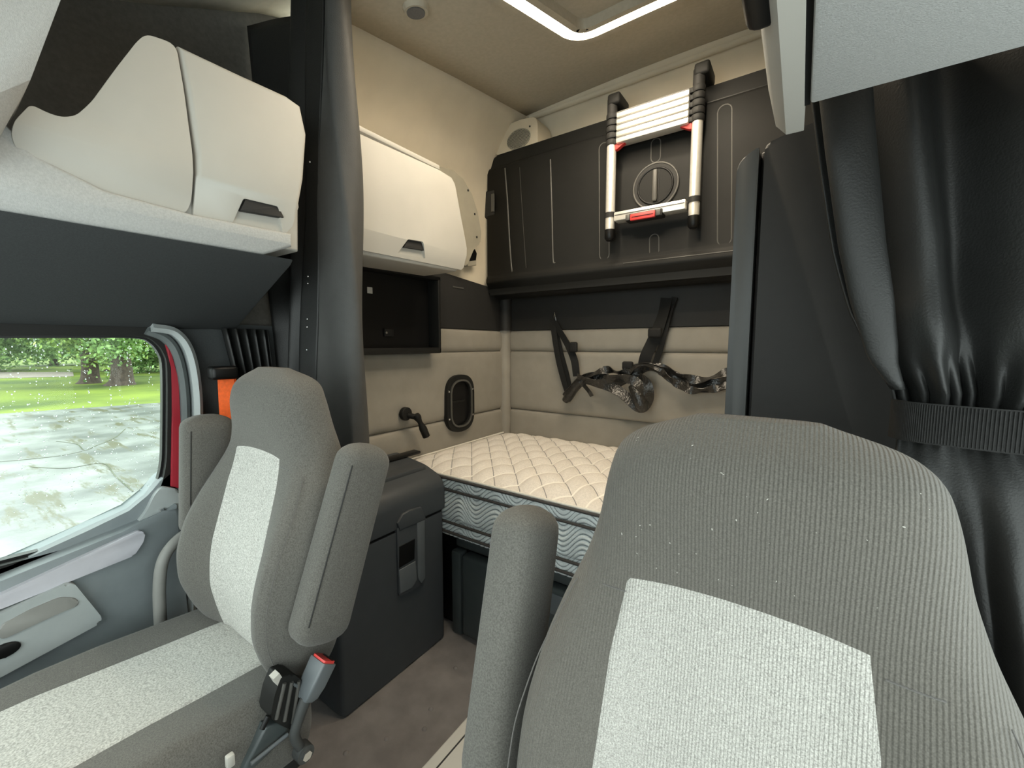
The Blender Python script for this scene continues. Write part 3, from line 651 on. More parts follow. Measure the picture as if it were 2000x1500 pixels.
strapline([(1112, 770, -.02), (1130, 750, -.04), (1160, 730, -.05), (1190, 722, -.03), (1215, 730, -.05), (1250, 712, -.05), (1290, 718, -.04), (1330, 735, -.03), (1370, 742, -.02), (1410, 730, -.01), (1440, 722)], 0.045, amp=1.2, f=3.1, ph=1.0)
strapline([(1128, 738, -.05), (1160, 748, -.06), (1185, 752, -.05), (1212, 766, -.06), (1236, 786, -.06), (1254, 797, -.05), (1266, 780, -.06), (1262, 752, -.06), (1248, 735, -.05)], 0.060, amp=0.8, f=1.6, ph=0.7)
strapline([(1180, 742, -.05), (1210, 738, -.07), (1240, 745, -.07), (1256, 765, -.07), (1250, 790, -.06)], 0.050, amp=0.8, f=1.2)
strapline([(1290, 725, -.05), (1320, 748, -.05), (1350, 762, -.04), (1390, 760, -.03), (1420, 752, -.02)], 0.040, amp=1.0, f=2.0)
strapline([(1140, 752, -.04), (1150, 764, -.05), (1156, 774, -.04)], 0.022)
path = smooth_path([hp_(1236, 752, -.05), hp_(1246, 772, -.06), hp_(1254, 792, -.06), hp_(1258, 800, -.05)], 6)
tube('bundle', path, 0.036, 'web', hs, n=14, scale=[0.7 + 0.35 * math.sin(math.pi * i / (len(path) - 1)) for i in range(len(path))])
path = smooth_path([hp_(1104, 782, -.01), hp_(1112, 772, -.02), hp_(1126, 752, -.03), hp_(1140, 742, -.03)], 6)
tube('bundle', path, 0.026, 'web', hs, n=12, scale=[0.55 + 0.45 * math.sin(math.pi * (0.2 + 0.6 * i / (len(path) - 1))) for i in range(len(path))])
for a, b, w, h in [(1120, 678, .05, .06), (1226, 714, .06, .045), (1279, 650, .07, .05)]:
    q = hp_(a, b, -.04); box('buckle', q[0] - w / 2, q[0] + w / 2, q[1] - .012, q[1] + .012, q[2] - h / 2, q[2] + h / 2, 'strap', hs, 0.010, 3)
q = hp_(1079, 618); prism('hook', [(q[0] - .012, q[2] - .03), (q[0] + .016, q[2] - .034), (q[0] + .002, q[2] + .03)], 'y', q[1] + .02, q[1] + .03, 'chrome', hs, 0.002)

# ================================================================== MATTRESS
MX0, MX1, MY0, MY1 = -1.612, 0.44, 1.335, 2.262
def qg(x, y): return (x + 0.85 * y) / 0.125
def qa(x, y): return (x - 0.35 * y) / 0.118 + 0.32 * abs(math.sin(math.pi * 0.5 * qg(x, y)))
def mat_quilt():
    m = M['matt']; nt = m.node_tree; b = nt.nodes['Principled BSDF']
    tc = [n for n in nt.nodes if n.type == 'TEX_COORD'][0]
    sx = nt.nodes.new('ShaderNodeSeparateXYZ'); nt.links.new(tc.outputs['Object'], sx.inputs[0])
    def mth(op, a, b_=None, c=None):
        n = nt.nodes.new('ShaderNodeMath'); n.operation = op
        for i, v in enumerate((a, b_, c)):
            if v is None: continue
            if isinstance(v, (int, float)): n.inputs[i].default_value = v
            else: nt.links.new(v, n.inputs[i])
        return n.outputs[0]
    X, Y = sx.outputs[0], sx.outputs[1]
    g = mth('MULTIPLY', mth('ADD', X, mth('MULTIPLY', Y, 0.85)), 1 / 0.125)
    a = mth('ADD', mth('MULTIPLY', mth('SUBTRACT', X, mth('MULTIPLY', Y, 0.35)), 1 / 0.118), mth('MULTIPLY', mth('ABSOLUTE', mth('SINE', mth('MULTIPLY', g, math.pi * 0.5))), 0.32))
    def dist(q): return mth('ABSOLUTE', mth('SUBTRACT', mth('FRACT', mth('ADD', q, 0.5)), 0.5))
    da, db_ = dist(a), dist(g)
    base = b.inputs['Base Color'].links[0].from_socket
    def mix(f, c1, c2):
        n = nt.nodes.new('ShaderNodeMix'); n.data_type = 'RGBA'; nt.links.new(f, n.inputs[0])
        for s, v in ((6, c1), (7, c2)):
            if isinstance(v, tuple): n.inputs[s].default_value = v
            else: nt.links.new(v, n.inputs[s])
        return n.outputs[2]
    fb = mth('LESS_THAN', db_, 0.020); fa = mth('LESS_THAN', da, 0.045)
    c = mix(fb, base, (0.25, 0.245, 0.235, 1)); c = mix(fa, c, (0.86, 0.83, 0.76, 1)); nt.links.new(c, b.inputs['Base Color'])
mat_quilt()
def border_thread_shade():  # dark thread lines stand in for shading the quilt grooves lack
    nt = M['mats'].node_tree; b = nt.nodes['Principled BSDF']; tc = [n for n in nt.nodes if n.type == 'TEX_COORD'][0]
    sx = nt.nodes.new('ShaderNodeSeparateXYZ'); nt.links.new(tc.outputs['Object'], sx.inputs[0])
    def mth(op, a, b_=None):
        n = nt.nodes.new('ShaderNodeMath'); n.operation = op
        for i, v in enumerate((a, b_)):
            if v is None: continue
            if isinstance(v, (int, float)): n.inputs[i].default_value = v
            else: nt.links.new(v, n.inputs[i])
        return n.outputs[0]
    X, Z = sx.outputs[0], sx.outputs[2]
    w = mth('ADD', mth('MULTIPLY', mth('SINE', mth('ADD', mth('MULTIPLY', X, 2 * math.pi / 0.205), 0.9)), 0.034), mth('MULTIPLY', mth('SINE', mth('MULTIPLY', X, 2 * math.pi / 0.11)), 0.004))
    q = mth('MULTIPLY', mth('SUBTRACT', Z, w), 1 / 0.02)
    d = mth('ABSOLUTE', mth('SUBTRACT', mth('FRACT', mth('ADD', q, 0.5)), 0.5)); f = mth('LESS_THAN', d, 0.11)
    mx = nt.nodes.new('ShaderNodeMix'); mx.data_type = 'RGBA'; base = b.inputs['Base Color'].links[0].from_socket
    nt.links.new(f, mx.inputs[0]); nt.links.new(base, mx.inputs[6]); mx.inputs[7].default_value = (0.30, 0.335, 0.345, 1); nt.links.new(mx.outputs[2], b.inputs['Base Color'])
border_thread_shade()
mt = thing('mattress', (-0.6, 1.8, 0.50), 'quilted cream mattress with pale blue wavy border on the bunk', 'mattress')
def mtop(u, v):
    x = MX0 + (MX1 - MX0) * u; y = MY0 + (MY1 - MY0) * v
    ex = min(u, 1 - u) * (MX1 - MX0); ey = min(v, 1 - v) * (MY1 - MY0)
    e = min(1, ex / 0.16) ** 0.55 * min(1, ey / 0.16) ** 0.55
    a, b = qa(x, y), qg(x, y)
    q = (abs(math.sin(math.pi * a)) ** 0.7) * (0.35 + 0.65 * abs(math.sin(math.pi * b)) ** 0.7)
    return (x, y, 0.757 + 0.024 * e + 0.019 * q * min(1, e * 1.2))
sheet('top_panel', mtop, 240, 120, 'matt', mt, angle=80)
# border front: wave-quilted relief
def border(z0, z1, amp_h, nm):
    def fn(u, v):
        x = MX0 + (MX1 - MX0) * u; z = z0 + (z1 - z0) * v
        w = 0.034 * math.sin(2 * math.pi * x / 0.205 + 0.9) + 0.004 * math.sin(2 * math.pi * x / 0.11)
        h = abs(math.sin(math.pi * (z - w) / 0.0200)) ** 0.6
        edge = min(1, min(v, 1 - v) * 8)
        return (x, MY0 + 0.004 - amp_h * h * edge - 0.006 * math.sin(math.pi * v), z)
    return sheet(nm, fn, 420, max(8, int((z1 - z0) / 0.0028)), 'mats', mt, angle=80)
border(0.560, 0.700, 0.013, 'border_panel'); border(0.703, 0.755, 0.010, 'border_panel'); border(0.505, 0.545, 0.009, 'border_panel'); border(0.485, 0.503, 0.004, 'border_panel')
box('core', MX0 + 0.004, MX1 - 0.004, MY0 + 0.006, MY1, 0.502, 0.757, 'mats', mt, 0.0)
for z, r in ((0.755, 0.0065), (0.701, 0.0055), (0.552, 0.006), (0.505, 0.006)):
    pth = [(MX1 - .01, MY0 - 0.009, z), (MX0 + 0.03, MY0 - 0.009, z), (MX0 + .006, MY0 + 0.01, z), (MX0 - 0.002, MY0 + 0.04, z), (MX0 - 0.002, MY1 - 0.02, z)]
    tube('edge_tape', pth, r, 'tape', mt, n=8)
tube('white_piping', [(MX1 - .01, MY0 - 0.004, 0.765), (MX0 + 0.03, MY0 - 0.004, 0.765), (MX0 + .004, MY0 + 0.01, 0.765), (MX0 - 0.004, MY0 + 0.04, 0.765), (MX0 - 0.004, MY1 - 0.02, 0.765)], 0.006, 'thread_w', mt, n=8)

# ------------------------------------------------------------------ bunk base under the mattress
bb = thing('bunk_base', (-0.6, 1.8, 0.0), 'dark grey storage base under the quilted mattress', 'bunk base')
box('deck', -1.61, 0.44, 1.40, 2.262, 0.455, 0.50, 'deep', bb, 0.004)
box('carcass', -1.61, 0.44, 1.41, 2.262, 0.0, 0.455, 'deep', bb, 0.0)
box('top_rail', -1.27, 0.44, 1.375, 1.41, 0.42, 0.462, 'under', bb, 0.008)
box('end_post', -1.285, -1.225, 1.355, 1.41, 0.0, 0.405, 'under', bb, 0.012)
d1 = box('drawer_front', -1.215, -0.84, 1.345, 1.41, 0.02, 0.405, 'under', bb, 0.018, 4)
d2 = box('drawer_front', -0.825, -0.20, 1.355, 1.41, 0.02, 0.405, 'under', bb, 0.012, 3)
box('switch_plate', -0.79, -0.65, 1.350, 1.357, 0.300, 0.385, 'fridgel', d2, 0.004)
box('switch', -0.655, -0.615, 1.346, 1.357, 0.290, 0.355, 'deep', d2, 0.004)
box('drawer_front', -0.18, 0.44, 1.355, 1.41, 0.02, 0.405, 'under', bb, 0.012, 3)

# ================================================================== STORAGE BOX (fridge) BEHIND THE SEAT
fr = thing('cooler_box', (-1.46, 1.06, 0.0), 'dark blue-grey refrigerator box with lid and latch behind the passenger seat', 'cooler')
fx0, fx1, fy0, fy1 = -1.612, -1.285, 0.785, 1.312
prism('body', round_poly([(fx0, fy0), (fx1, fy0), (fx1, fy1), (fx0, fy1)], 0.018, 4), 'z', 0.008, 0.606, 'fridge', fr, 0.004)
lp = round_poly([(fx0, 0.618), (fx1 + 0.004, 0.618), (fx1 + 0.004, 0.755), (-1.40, 0.800), (fx0, 0.83)], [0.004, 0.004, 0.05, 0.03, 0.02], 6)
lid = prism('lid', lp, 'y', fy0 - 0.004, fy1 + 0.004, 'fridge', fr, 0.022, 4)
box('lid_gasket', fx0 + 0.01, fx1 - 0.006, fy0 + 0.006, fy1 - 0.006, 0.600, 0.622, 'deep', fr, 0)
# lid bump over the latch, latch recess frame
lb = pxs([(776, 1022), (786, 1004), (800, 996), (822, 990), (828, 1006), (832, 1014), (780, 1036)], fx1 + 0.01)
prism('latch_cap', lb, 'x', fx1 - 0.01, fx1 + 0.014, 'fridge', lid, 0.004)
lo = pxs([(776, 1032), (829, 1014), (832, 1130), (826, 1142), (812, 1150), (780, 1166)], fx1 + 0.010)
lfrm = prism('latch_frame', round_poly(lo, 0.01, 3), 'x', fx1 - 0.01, fx1 + 0.010, 'fridge', fr, 0.004)
prism('latch_side', round_poly(pxs([(815, 1020), (830, 1014), (831, 1128), (824, 1140), (817, 1130)], fx1 + 0.013), 0.004, 2), 'x', fx1 + 0.006, fx1 + 0.013, 'fridgel', lfrm, 0.003)
prism('latch_window', pxs([(780, 1068), (811, 1052), (810, 1092), (780, 1110)], fx1 + 0.012), 'x', fx1 + 0.006, fx1 + 0.012, 'deep', lfrm, 0.002)
prism('latch_flap', pxs([(780, 1114), (812, 1096), (815, 1132), (806, 1148), (782, 1160)], fx1 + 0.0125), 'x', fx1 + 0.006, fx1 + 0.0125, 'fridgel', lfrm, 0.003)
p1 = on_z(742, 897, 0.835); 
box('lid_slot', -1.56, -1.51, p1[1] - 0.02, p1[1] + 0.22, 0.818, 0.832, 'deep', lid, 0.004)
box('lid_step', -1.50, -1.37, fy0 + 0.02, fy1 - 0.02, 0.78, 0.806, 'fridge', lid, 0.006)

# ================================================================== WARDROBE BEHIND THE DRIVER
wd = thing('wardrobe', (0.15, 1.26, 0.0), 'tall black wardrobe cabinet behind the driver seat', 'wardrobe')
prism('side_post', round_poly([(-0.156, 0.0), (-0.106, 0.0), (-0.106, 1.825), (-0.152, 1.800)], [0, 0, 0.006, 0.03], 4), 'y', 1.195, 1.32, 'slate', wd, 0.010, 4)
prism('wardrobe_door', round_poly([(-0.099, 0.02), (0.45, 0.02), (0.45, 1.93), (-0.03, 1.845), (-0.095, 1.828)], [0, 0, 0, 0.02, 0.012], 4), 'y', 1.198, 1.225, 'band', wd, 0.008, 4)
prism('carcass', [(-0.104, 0.0), (0.45, 0.0), (0.45, 1.93), (-0.03, 1.84), (-0.104, 1.82)], 'y', 1.226, 1.32, 'deep', wd, 0.004)

# ================================================================== CURTAINS
def curtain_plan(name, plan_top, plan_bot, z_top, z_bot, m, parent, nz=40, thick=0.005, wav=0.006, seed=1, n=7):
    A = smooth_path([(x, y, 0) for x, y in plan_top], n); B = smooth_path([(x, y, 0) for x, y in plan_bot], n)
    r2 = random.Random(seed); ph = [r2.uniform(0, 6.28) for _ in range(4)]
    def fn(u, v):
        k = u * (len(A) - 1); i = min(int(k), len(A) - 2); t = k - i
        a = A[i].lerp(A[i + 1], t); b = B[i].lerp(B[i + 1], t); w = v
        q = a.lerp(b, w); wob = wav * math.sin(9 * v + ph[0] + 3 * u) * math.sin(3.1 * v + ph[1] + 8 * u)
        return (q.x + wob, q.y + wob * 0.7, z_top + (z_bot - z_top) * v)
    return sheet(name, fn, (len(A) - 1), nz, m, parent, thick=thick, angle=75)
ct = thing('sleeper_curtain', (-1.35, 0.80, 0.84), 'charcoal leatherette curtain gathered upright beside the passenger seat', 'curtain')
pb1 = [(-1.20, 0.87), (-1.170, 0.83), (-1.164, 0.805), (-1.178, 0.787), (-1.22, 0.778), (-1.29, 0.773), (-1.345, 0.767), (-1.362, 0.765)]
pt1 = [(-1.20, 0.86), (-1.172, 0.83), (-1.163, 0.805), (-1.168, 0.785), (-1.180, 0.777), (-1.195, 0.774), (-1.208, 0.772), (-1.216, 0.770)]
curtain_plan('drape', pt1, pb1, 2.45, 0.86, 'leatherg', ct, nz=60, seed=3, wav=0.010)
pb2 = [(-1.350, 0.764), (-1.40, 0.752), (-1.432, 0.747), (-1.44, 0.77), (-1.40, 0.80), (-1.45, 0.83), (-1.49, 0.79), (-1.515, 0.75), (-1.53, 0.765), (-1.53, 0.82), (-1.56, 0.82), (-1.585, 0.77)]
pt2 = [(-1.206, 0.768), (-1.235, 0.762), (-1.265, 0.758), (-1.275, 0.78), (-1.25, 0.81), (-1.28, 0.84), (-1.32, 0.79), (-1.37, 0.765), (-1.38, 0.79), (-1.42, 0.83), (-1.52, 0.79), (-1.635, 0.75)]
curtain_plan('gathered_fold', pt2, pb2, 2.45, 0.86, 'leather', ct, nz=60, seed=5, wav=0.006)
# snap studs along the leading edge
for py in (330, 545, 558, 625, 640, 683):
    q = on_y(572, py, 0.75); t = (2.45 - q[2]) / 1.59
    b2 = bmesh.new(); bmesh.ops.create_uvsphere(b2, u_segments=8, v_segments=5, radius=0.0035, matrix=Matrix.Translation((-1.232 - 0.168 * t, 0.757 - 0.010 * t, q[2]))); done('snap_stud', b2, 'chrome', ct)
# pleated side curtain behind the seat head
pc = thing('side_curtain', (-1.57, 0.65, 0.9), 'black pleated side curtain bunched on the pillar behind the passenger headrest', 'curtain')
def pleat(u, v):
    y = 0.585 + 0.145 * u - 0.06 * (1 - v) * 0 + 0.05 * v * (1 - u)
    return (-1.565 + 0.018 * math.sin(u * 2 * math.pi * 5), y + 0.012 * math.sin(v * 3), 1.405 - 0.50 * v)
sheet('pleats', pleat, 80, 14, 'leather', pc, thick=0.003)
# driver side curtain, tied back
dc = thing('sleeper_curtain', (0.25, 0.85, 0.3), 'black leatherette curtain tied back with a strap behind the driver seat', 'curtain')
ZT, ZB = 1.80, 0.30
def cxl(z): return float(np.interp(z, [0.3, 0.8, 1.05, 1.165, 1.21, 1.245, 1.28, 1.33, 1.40, 1.5, 1.65, 1.8], [0.09, 0.10, 0.115, 0.128, 0.133, 0.130, 0.122, 0.095, 0.070, 0.048, 0.022, -0.003]))
def cxr(z): return float(np.interp(z, [0.3, 0.9, 1.1, 1.21, 1.26, 1.35, 1.5, 1.8], [0.44, 0.43, 0.38, 0.335, 0.335, 0.37, 0.42, 0.44]))
def drape(u, v):
    z = ZT + (ZB - ZT) * v; a, b = cxl(z), cxr(z)
    pinch = math.exp(-((z - 1.235) / 0.16) ** 2)
    # broad folds above fanning into the tie, plus a few gathers near it
    x = a + (b - a) * u
    s = u * 2 * math.pi
    up = 1 / (1 + math.exp(-(z - 1.22) / 0.02))
    big = 0.034 * math.sin(3.1 * s + 0.4 + 1.0 * (z - 1.5)) * up
    fine = 0.010 * math.sin(12 * s + 0.3) * math.exp(-((z - 1.275) / 0.055) ** 2)
    low = (0.022 * math.sin(2.2 * s + 2.4 + 1.5 * z) + 0.007 * math.sin(6 * s + 5 * z)) * (1 - up) * (1 - pinch)
    sag = float(np.interp(z, [0.3, 0.7, 0.88, 0.98, 1.08, 1.15, 1.20, 1.21], [-0.05, -0.085, -0.098, -0.092, -0.066, -0.034, -0.004, 0.0])) - 0.025 * math.exp(-((z - 1.36) / 0.07) ** 2)
    return (x + 0.012 * math.sin(2.6 * s + z * 3) * (1 - pinch), 0.865 + big * (0.55 + 0.45 * (1 - pinch)) + fine + low + sag, z)
sheet('drape', drape, 150, 150, 'leather', dc, thick=0.004, angle=80)
# separate leading fold that hangs over the front of the drape
def fold(u, v):
    z = 1.80 + (1.285 - 1.80) * v
    x0 = float(np.interp(z, [1.28, 1.33, 1.42, 1.5, 1.65, 1.8], [0.120, 0.087, 0.060, 0.042, 0.017, -0.005])); w = float(np.interp(z, [1.28, 1.34, 1.42, 1.5, 1.8], [0.010, 0.034, 0.048, 0.052, 0.062]))
    a = math.pi * (u - 0.5) * 1.15
    return (x0 + w * (0.5 + 0.5 * math.sin(a)), 0.830 - 0.015 * math.cos(a) * (0.5 + 0.5 * math.sin(math.pi * min(1, v * 1.1))) , z)
sheet('fold', fold, 24, 40, 'leather', dc, thick=0.004, angle=80)
zt0 = 1.236
tie = smooth_path([(0.46, 0.90, zt0 - 0.005), (0.40, 0.86, zt0 - 0.004), (0.33, 0.826, zt0 - 0.002), (0.26, 0.814, zt0), (0.19, 0.812, zt0 + 0.002), (0.14, 0.82, zt0 + 0.003), (0.122, 0.845, zt0 + 0.003), (0.13, 0.88, zt0), (0.18, 0.91, zt0), (0.30, 0.93, zt0)], 6)
tie_o = ribbon('tie_strap', tie, 0.003, 0.058, 'strap', dc, up=(0, 0, 1))
def along(t):
    k = t * (len(tie) - 1); i = min(int(k), len(tie) - 2); return tie[i].lerp(tie[i + 1], k - i)
bm = bmesh.new()
for i in range(90):
    q = along(0.12 + 0.55 * i / 89); sweep_bm([q + Vector((0, -0.002, -0.027)), q + Vector((0, -0.002, 0.027))], circ(0.0009, 5), bm=bm)
done('strap_weave', bm, 'strap', tie_o)['kind'] = 'stuff'

# ================================================================== SEATS
def gsmooth(xs, a, b, n, sig):
    t = np.linspace(xs[0], xs[-1], n); y = np.interp(t, xs, a); k = np.exp(-0.5 * (np.arange(-3 * sig, 3 * sig + 1) / sig) ** 2); k /= k.sum()
    yp = np.pad(y, 3 * sig, mode='edge'); return t, np.convolve(yp, k, 'valid')
BZ = [0.545, 0.58, 0.64, 0.72, 0.80, 0.88, 0.95, 1.02, 1.08, 1.14, 1.20, 1.25, 1.276, 1.292]
BY = [0.455, 0.435, 0.420, 0.412, 0.420, 0.440, 0.458, 0.474, 0.484, 0.474, 0.463, 0.470, 0.488, 0.528]
BW = [0.170, 0.215, 0.250, 0.264, 0.268, 0.268, 0.256, 0.233, 0.207, 0.187, 0.174, 0.160, 0.128, 0.040]
BT = [0.080, 0.125, 0.150, 0.160, 0.160, 0.155, 0.150, 0.146, 0.144, 0.144, 0.146, 0.130, 0.092, 0.016]
BB = [0.014, 0.030, 0.055, 0.075, 0.082, 0.078, 0.058, 0.032, 0.014, 0.004, 0.002, 0.0, 0.0, 0.0]
NT = 120; SG = 3
TZ, PY = gsmooth(BZ, BY, None, NT, SG); _, PW = gsmooth(BZ, BW, None, NT, 2); _, PT = gsmooth(BZ, BT, None, NT, 2); _, PB = gsmooth(BZ, BB, None, NT, SG)
_zs = BZ[0] + (BZ[-1] - BZ[0]) * (1 - (1 - np.linspace(0, 1, NT)) ** 1.7)
PY, PW, PT, PB = [np.interp(_zs, TZ, q) for q in (PY, PW, PT, PB)]; TZ = _zs
SE = 2.9
def front_y(x, z):
    yc = np.interp(z, TZ, PY); w = np.interp(z, TZ, PW); t = np.interp(z, TZ, PT); b = np.interp(z, TZ, PB); q = min(0.999, abs(x) / w)
    return yc + t / 2 - t / 2 * (1 - q ** SE) ** (1 / SE) - b * bol(q)
def bol(q):
    t = min(1, max(0, (q - 0.30) / 0.60)); return t * t * (3 - 2 * t)
def make_seat(cx, dy, dz, label, driver):
    st = thing('truck_seat', (cx, 0.2 + dy, 0.0), label, 'seat', 'grey cloth truck seats')
    # backrest with integrated headrest
    V = []; K = 56
    for i in range(NT):
        for k in range(K):
            a = 2 * math.pi * k / K; c, s = math.cos(a), math.sin(a)
            X = PW[i] * math.copysign(abs(c) ** (2 / SE), c); Y = PT[i] / 2 * math.copysign(abs(s) ** (2 / SE), s)
            Yo = PY[i] + PT[i] / 2 + Y
            if s < 0: Yo -= PB[i] * bol(abs(X) / PW[i]) * min(1, abs(s) * 1.6)
            V.append((cx + X, Yo + dy, TZ[i] + dz))
    Fc = [(i * K + k, i * K + (k + 1) % K, (i + 1) * K + (k + 1) % K, (i + 1) * K + k) for i in range(NT - 1) for k in range(K)]
    Fc += [tuple(range(K))[::-1], tuple((NT - 1) * K + k for k in range(K))]
    back = from_np('backrest', V, Fc, 'seat' if driver else 'seatp', st, angle=80)
    def patch(u, v):
        z = 0.60 + (1.092 - 0.60) * v; hw = np.interp(z, [0.6, 0.72, 0.85, 1.0, 1.092], [0.112, 0.128, 0.133, 0.128, 0.116])
        x = (hw + 0.006) * (2 * u - 1) - 0.010 if driver else hw * (2 * u - 1); zz = z - 0.010 * (2 * u - 1) ** 2 * v
        e = min(1, min(u, 1 - u) * 14, min(v, 1 - v) * 26); off = -0.002 + 0.0055 * math.sqrt(max(0, 1 - (1 - e) ** 2))
        return (cx + x, front_y(x, zz) - off + dy, zz + dz)
    sheet('backrest_insert', patch, 36, 60, 'seatl' if driver else 'seatlp', back, angle=80)
    for sgn in (-1, 1):
        pth = [(cx + sgn * x, front_y(x, 1.062 - 0.02 * (x - .12)) + dy - 0.0002, 1.062 - 0.02 * (x - .12) + dz) for x in np.linspace(0.121, 0.162, 8)]
        tube('seam', pth, 0.0009, 'seatside', back, n=6)
        zz = np.linspace(0.66, 1.05, 30)
        pth = [(cx + sgn * np.interp(z, TZ, PW) * 0.93, front_y(np.interp(z, TZ, PW) * 0.93, z) + dy - 0.0002, z + dz) for z in zz]
        tube('seam', pth, 0.0009, 'seatside', back, n=6)
    # cushion
    CYs = np.linspace(0.485, -0.15, 44); V = []; K = 56
    def ctop(y): return np.interp(y, [-0.15, -0.05, 0.1, 0.3, 0.485], [0.615, 0.628, 0.622, 0.606, 0.594])
    def cw(y): return np.interp(y, [-0.15, 0.1, 0.3, 0.42, 0.485], [0.235, 0.264, 0.266, 0.262, 0.235])
    TH = 0.20; CE = 3.6
    def endk(y):
        e = min(1, (y + 0.15) / 0.10, (0.485 - y) / 0.05); return math.sqrt(max(0.02, 1 - (1 - max(0, e)) ** 2))
    def cbol(y): return np.interp(y, [-0.15, 0.0, 0.2, 0.4, 0.485], [0.010, 0.034, 0.050, 0.050, 0.03])
    for y in CYs:
        e = endk(y)
        for k in range(K):
            a = 2 * math.pi * k / K; c, s = math.cos(a), math.sin(a)
            X = cw(y) * (0.75 + 0.25 * e) * math.copysign(abs(c) ** (2 / CE), c); Z = TH / 2 * e * math.copysign(abs(s) ** (2 / CE), s)
            Zo = ctop(y) - TH / 2 + Z
            if s > 0: Zo += cbol(y) * (abs(X) / cw(y)) ** 2.2 * min(1, s * 1.6)
            V.append((cx + X, y + dy, Zo + dz))
    n = len(CYs)
    Fc = [(i * K + k, i * K + (k + 1) % K, (i + 1) * K + (k + 1) % K, (i + 1) * K + k) for i in range(n - 1) for k in range(K)]
    Fc += [tuple(range(K)), tuple((n - 1) * K + k for k in range(K))[::-1]]
    cush = from_np('cushion', V, Fc, 'seatp', st, angle=80)
    def top_z(x, y):
        e = endk(y); w = cw(y) * (0.75 + 0.25 * e); q = min(0.999, abs(x) / w)
        return ctop(y) - TH / 2 + TH / 2 * e * (1 - q ** CE) ** (1 / CE) + cbol(y) * q ** 2.2
    def cpatch(u, v):
        y = 0.46 + (-0.10 - 0.46) * v; hw = np.interp(y, [-0.10, -0.02, 0.08, 0.2, 0.46], [0.11, 0.138, 0.140, 0.134, 0.128]); x = hw * (2 * u - 1)
        e = min(1, min(u, 1 - u) * 14, min(v, 1 - v) * 26); off = -0.002 + 0.006 * math.sqrt(max(0, 1 - (1 - e) ** 2))
        return (cx + x, y + dy, top_z(x, y) + off + dz)
    sheet('cushion_insert', cpatch, 36, 60, 'seatlp', cush, angle=80)
    # armrests folded up beside the backrest
    for sgn in (-1, 1):
        if driver and sgn > 0: continue
        xa = cx + sgn * (0.322 if driver else 0.290)
        adz = -0.015 if driver else 0.0
        a0, a1 = Vector((xa, 0.450 + dy, 0.705 + dz + adz)), Vector((xa, 0.600 + dy, 1.118 + dz + adz))
        if driver: a0, a1 = Vector((xa, 0.450 + dy, 0.690 + dz)), Vector((xa - 0.01, 0.562 + dy, 1.103 + dz))
        if sgn < 0 and not driver: a0, a1 = Vector((xa, 0.455 + dy, 0.80 + dz)), Vector((xa, 0.478 + dy, 1.150 + dz))
        ts = [0, .004, .012, .025, .045, .07, .10, .15, .25, .35, .45, .55, .65, .75, .85, .90, .93, .955, .975, .988, .996, 1.0]
        sc_ = [math.sqrt(max(0.003, 1 - max(0, 1 - min(t, 1 - t) / 0.10) ** 2.2)) for t in ts]
        sec = [(0.064 * math.copysign(abs(math.cos(q)) ** 0.62, math.cos(q)), (0.044 if driver else 0.038) * math.copysign(abs(math.sin(q)) ** 0.62, math.sin(q))) for q in [2 * math.pi * i / 28 for i in range(28)]]
        arm = done('armrest', sweep_bm([a0.lerp(a1, t) for t in ts], sec, up=(1, 0, 0), scale=sc_), 'seatp', st, angle=80)
        d = (a1 - a0).normalized(); nrm = Vector((0, -d.z, d.y))
        tube('seam', [a0.lerp(a1, t) + nrm * 0.050 + Vector((0.033 * (1 if cx < -0.5 else 1), 0, 0)) for t in np.linspace(0.12, 0.88, 12)], 0.0014, 'band', arm, n=6)
        tube('armrest_pivot', [(xa - sgn * 0.03, 0.50 + dy, 0.78 + dz), (xa - sgn * 0.075, 0.50 + dy, 0.78 + dz)], 0.022, 'band', st, n=14)
    # seat pan, suspension cover and base
    box('seat_pan', cx - 0.225, cx + 0.225, -0.08 + dy, 0.46 + dy, 0.375 + dz, 0.415 + dz, 'band', st, 0.015, 3)
    def bellows(u, v):
        a = 2 * math.pi * u; r = 1.0 + 0.06 * math.cos(v * 2 * math.pi * 5)
        c, s = math.cos(a), math.sin(a)
        return (cx + 0.19 * r * math.copysign(abs(c) ** 0.5, c), 0.20 + dy + 0.21 * r * math.copysign(abs(s) ** 0.5, s), 0.06 + 0.325 * v)
    sheet('bellows', bellows, 40, 50, 'deep', st, angle=80)
    box('seat_base', cx - 0.22, cx + 0.22, -0.03 + dy, 0.44 + dy, 0.0, 0.065, 'black', st, 0.012, 3)
    return st
pas = make_seat(-1.122, 0.0, 0.0, 'grey cloth passenger seat with pale centre stripe beside the window', False)
drv = make_seat(-0.038, 0.025, -0.028, 'large grey cloth driver seat with pale centre panel in the foreground', True)
bm = bmesh.new(); r3 = random.Random(11)
for i in range(34):
    x = r3.uniform(-0.14, 0.15); z = r3.uniform(1.10, 1.262); r = r3.uniform(0.0003, 0.0008)
    b2 = bmesh.new(); bmesh.ops.create_icosphere(b2, subdivisions=1, radius=r, matrix=Matrix.Translation((-0.038 + x, front_y(x, z) + 0.025, z - 0.028)) @ Matrix.Rotation(r3.uniform(0, 3), 4, 'Y') @ Matrix.Diagonal((r3.uniform(1, 2.5), 0.7, 0.8, 1))); merge(bm, b2)
o = done('lint', bm, 'binw', drv); o['kind'] = 'stuff'
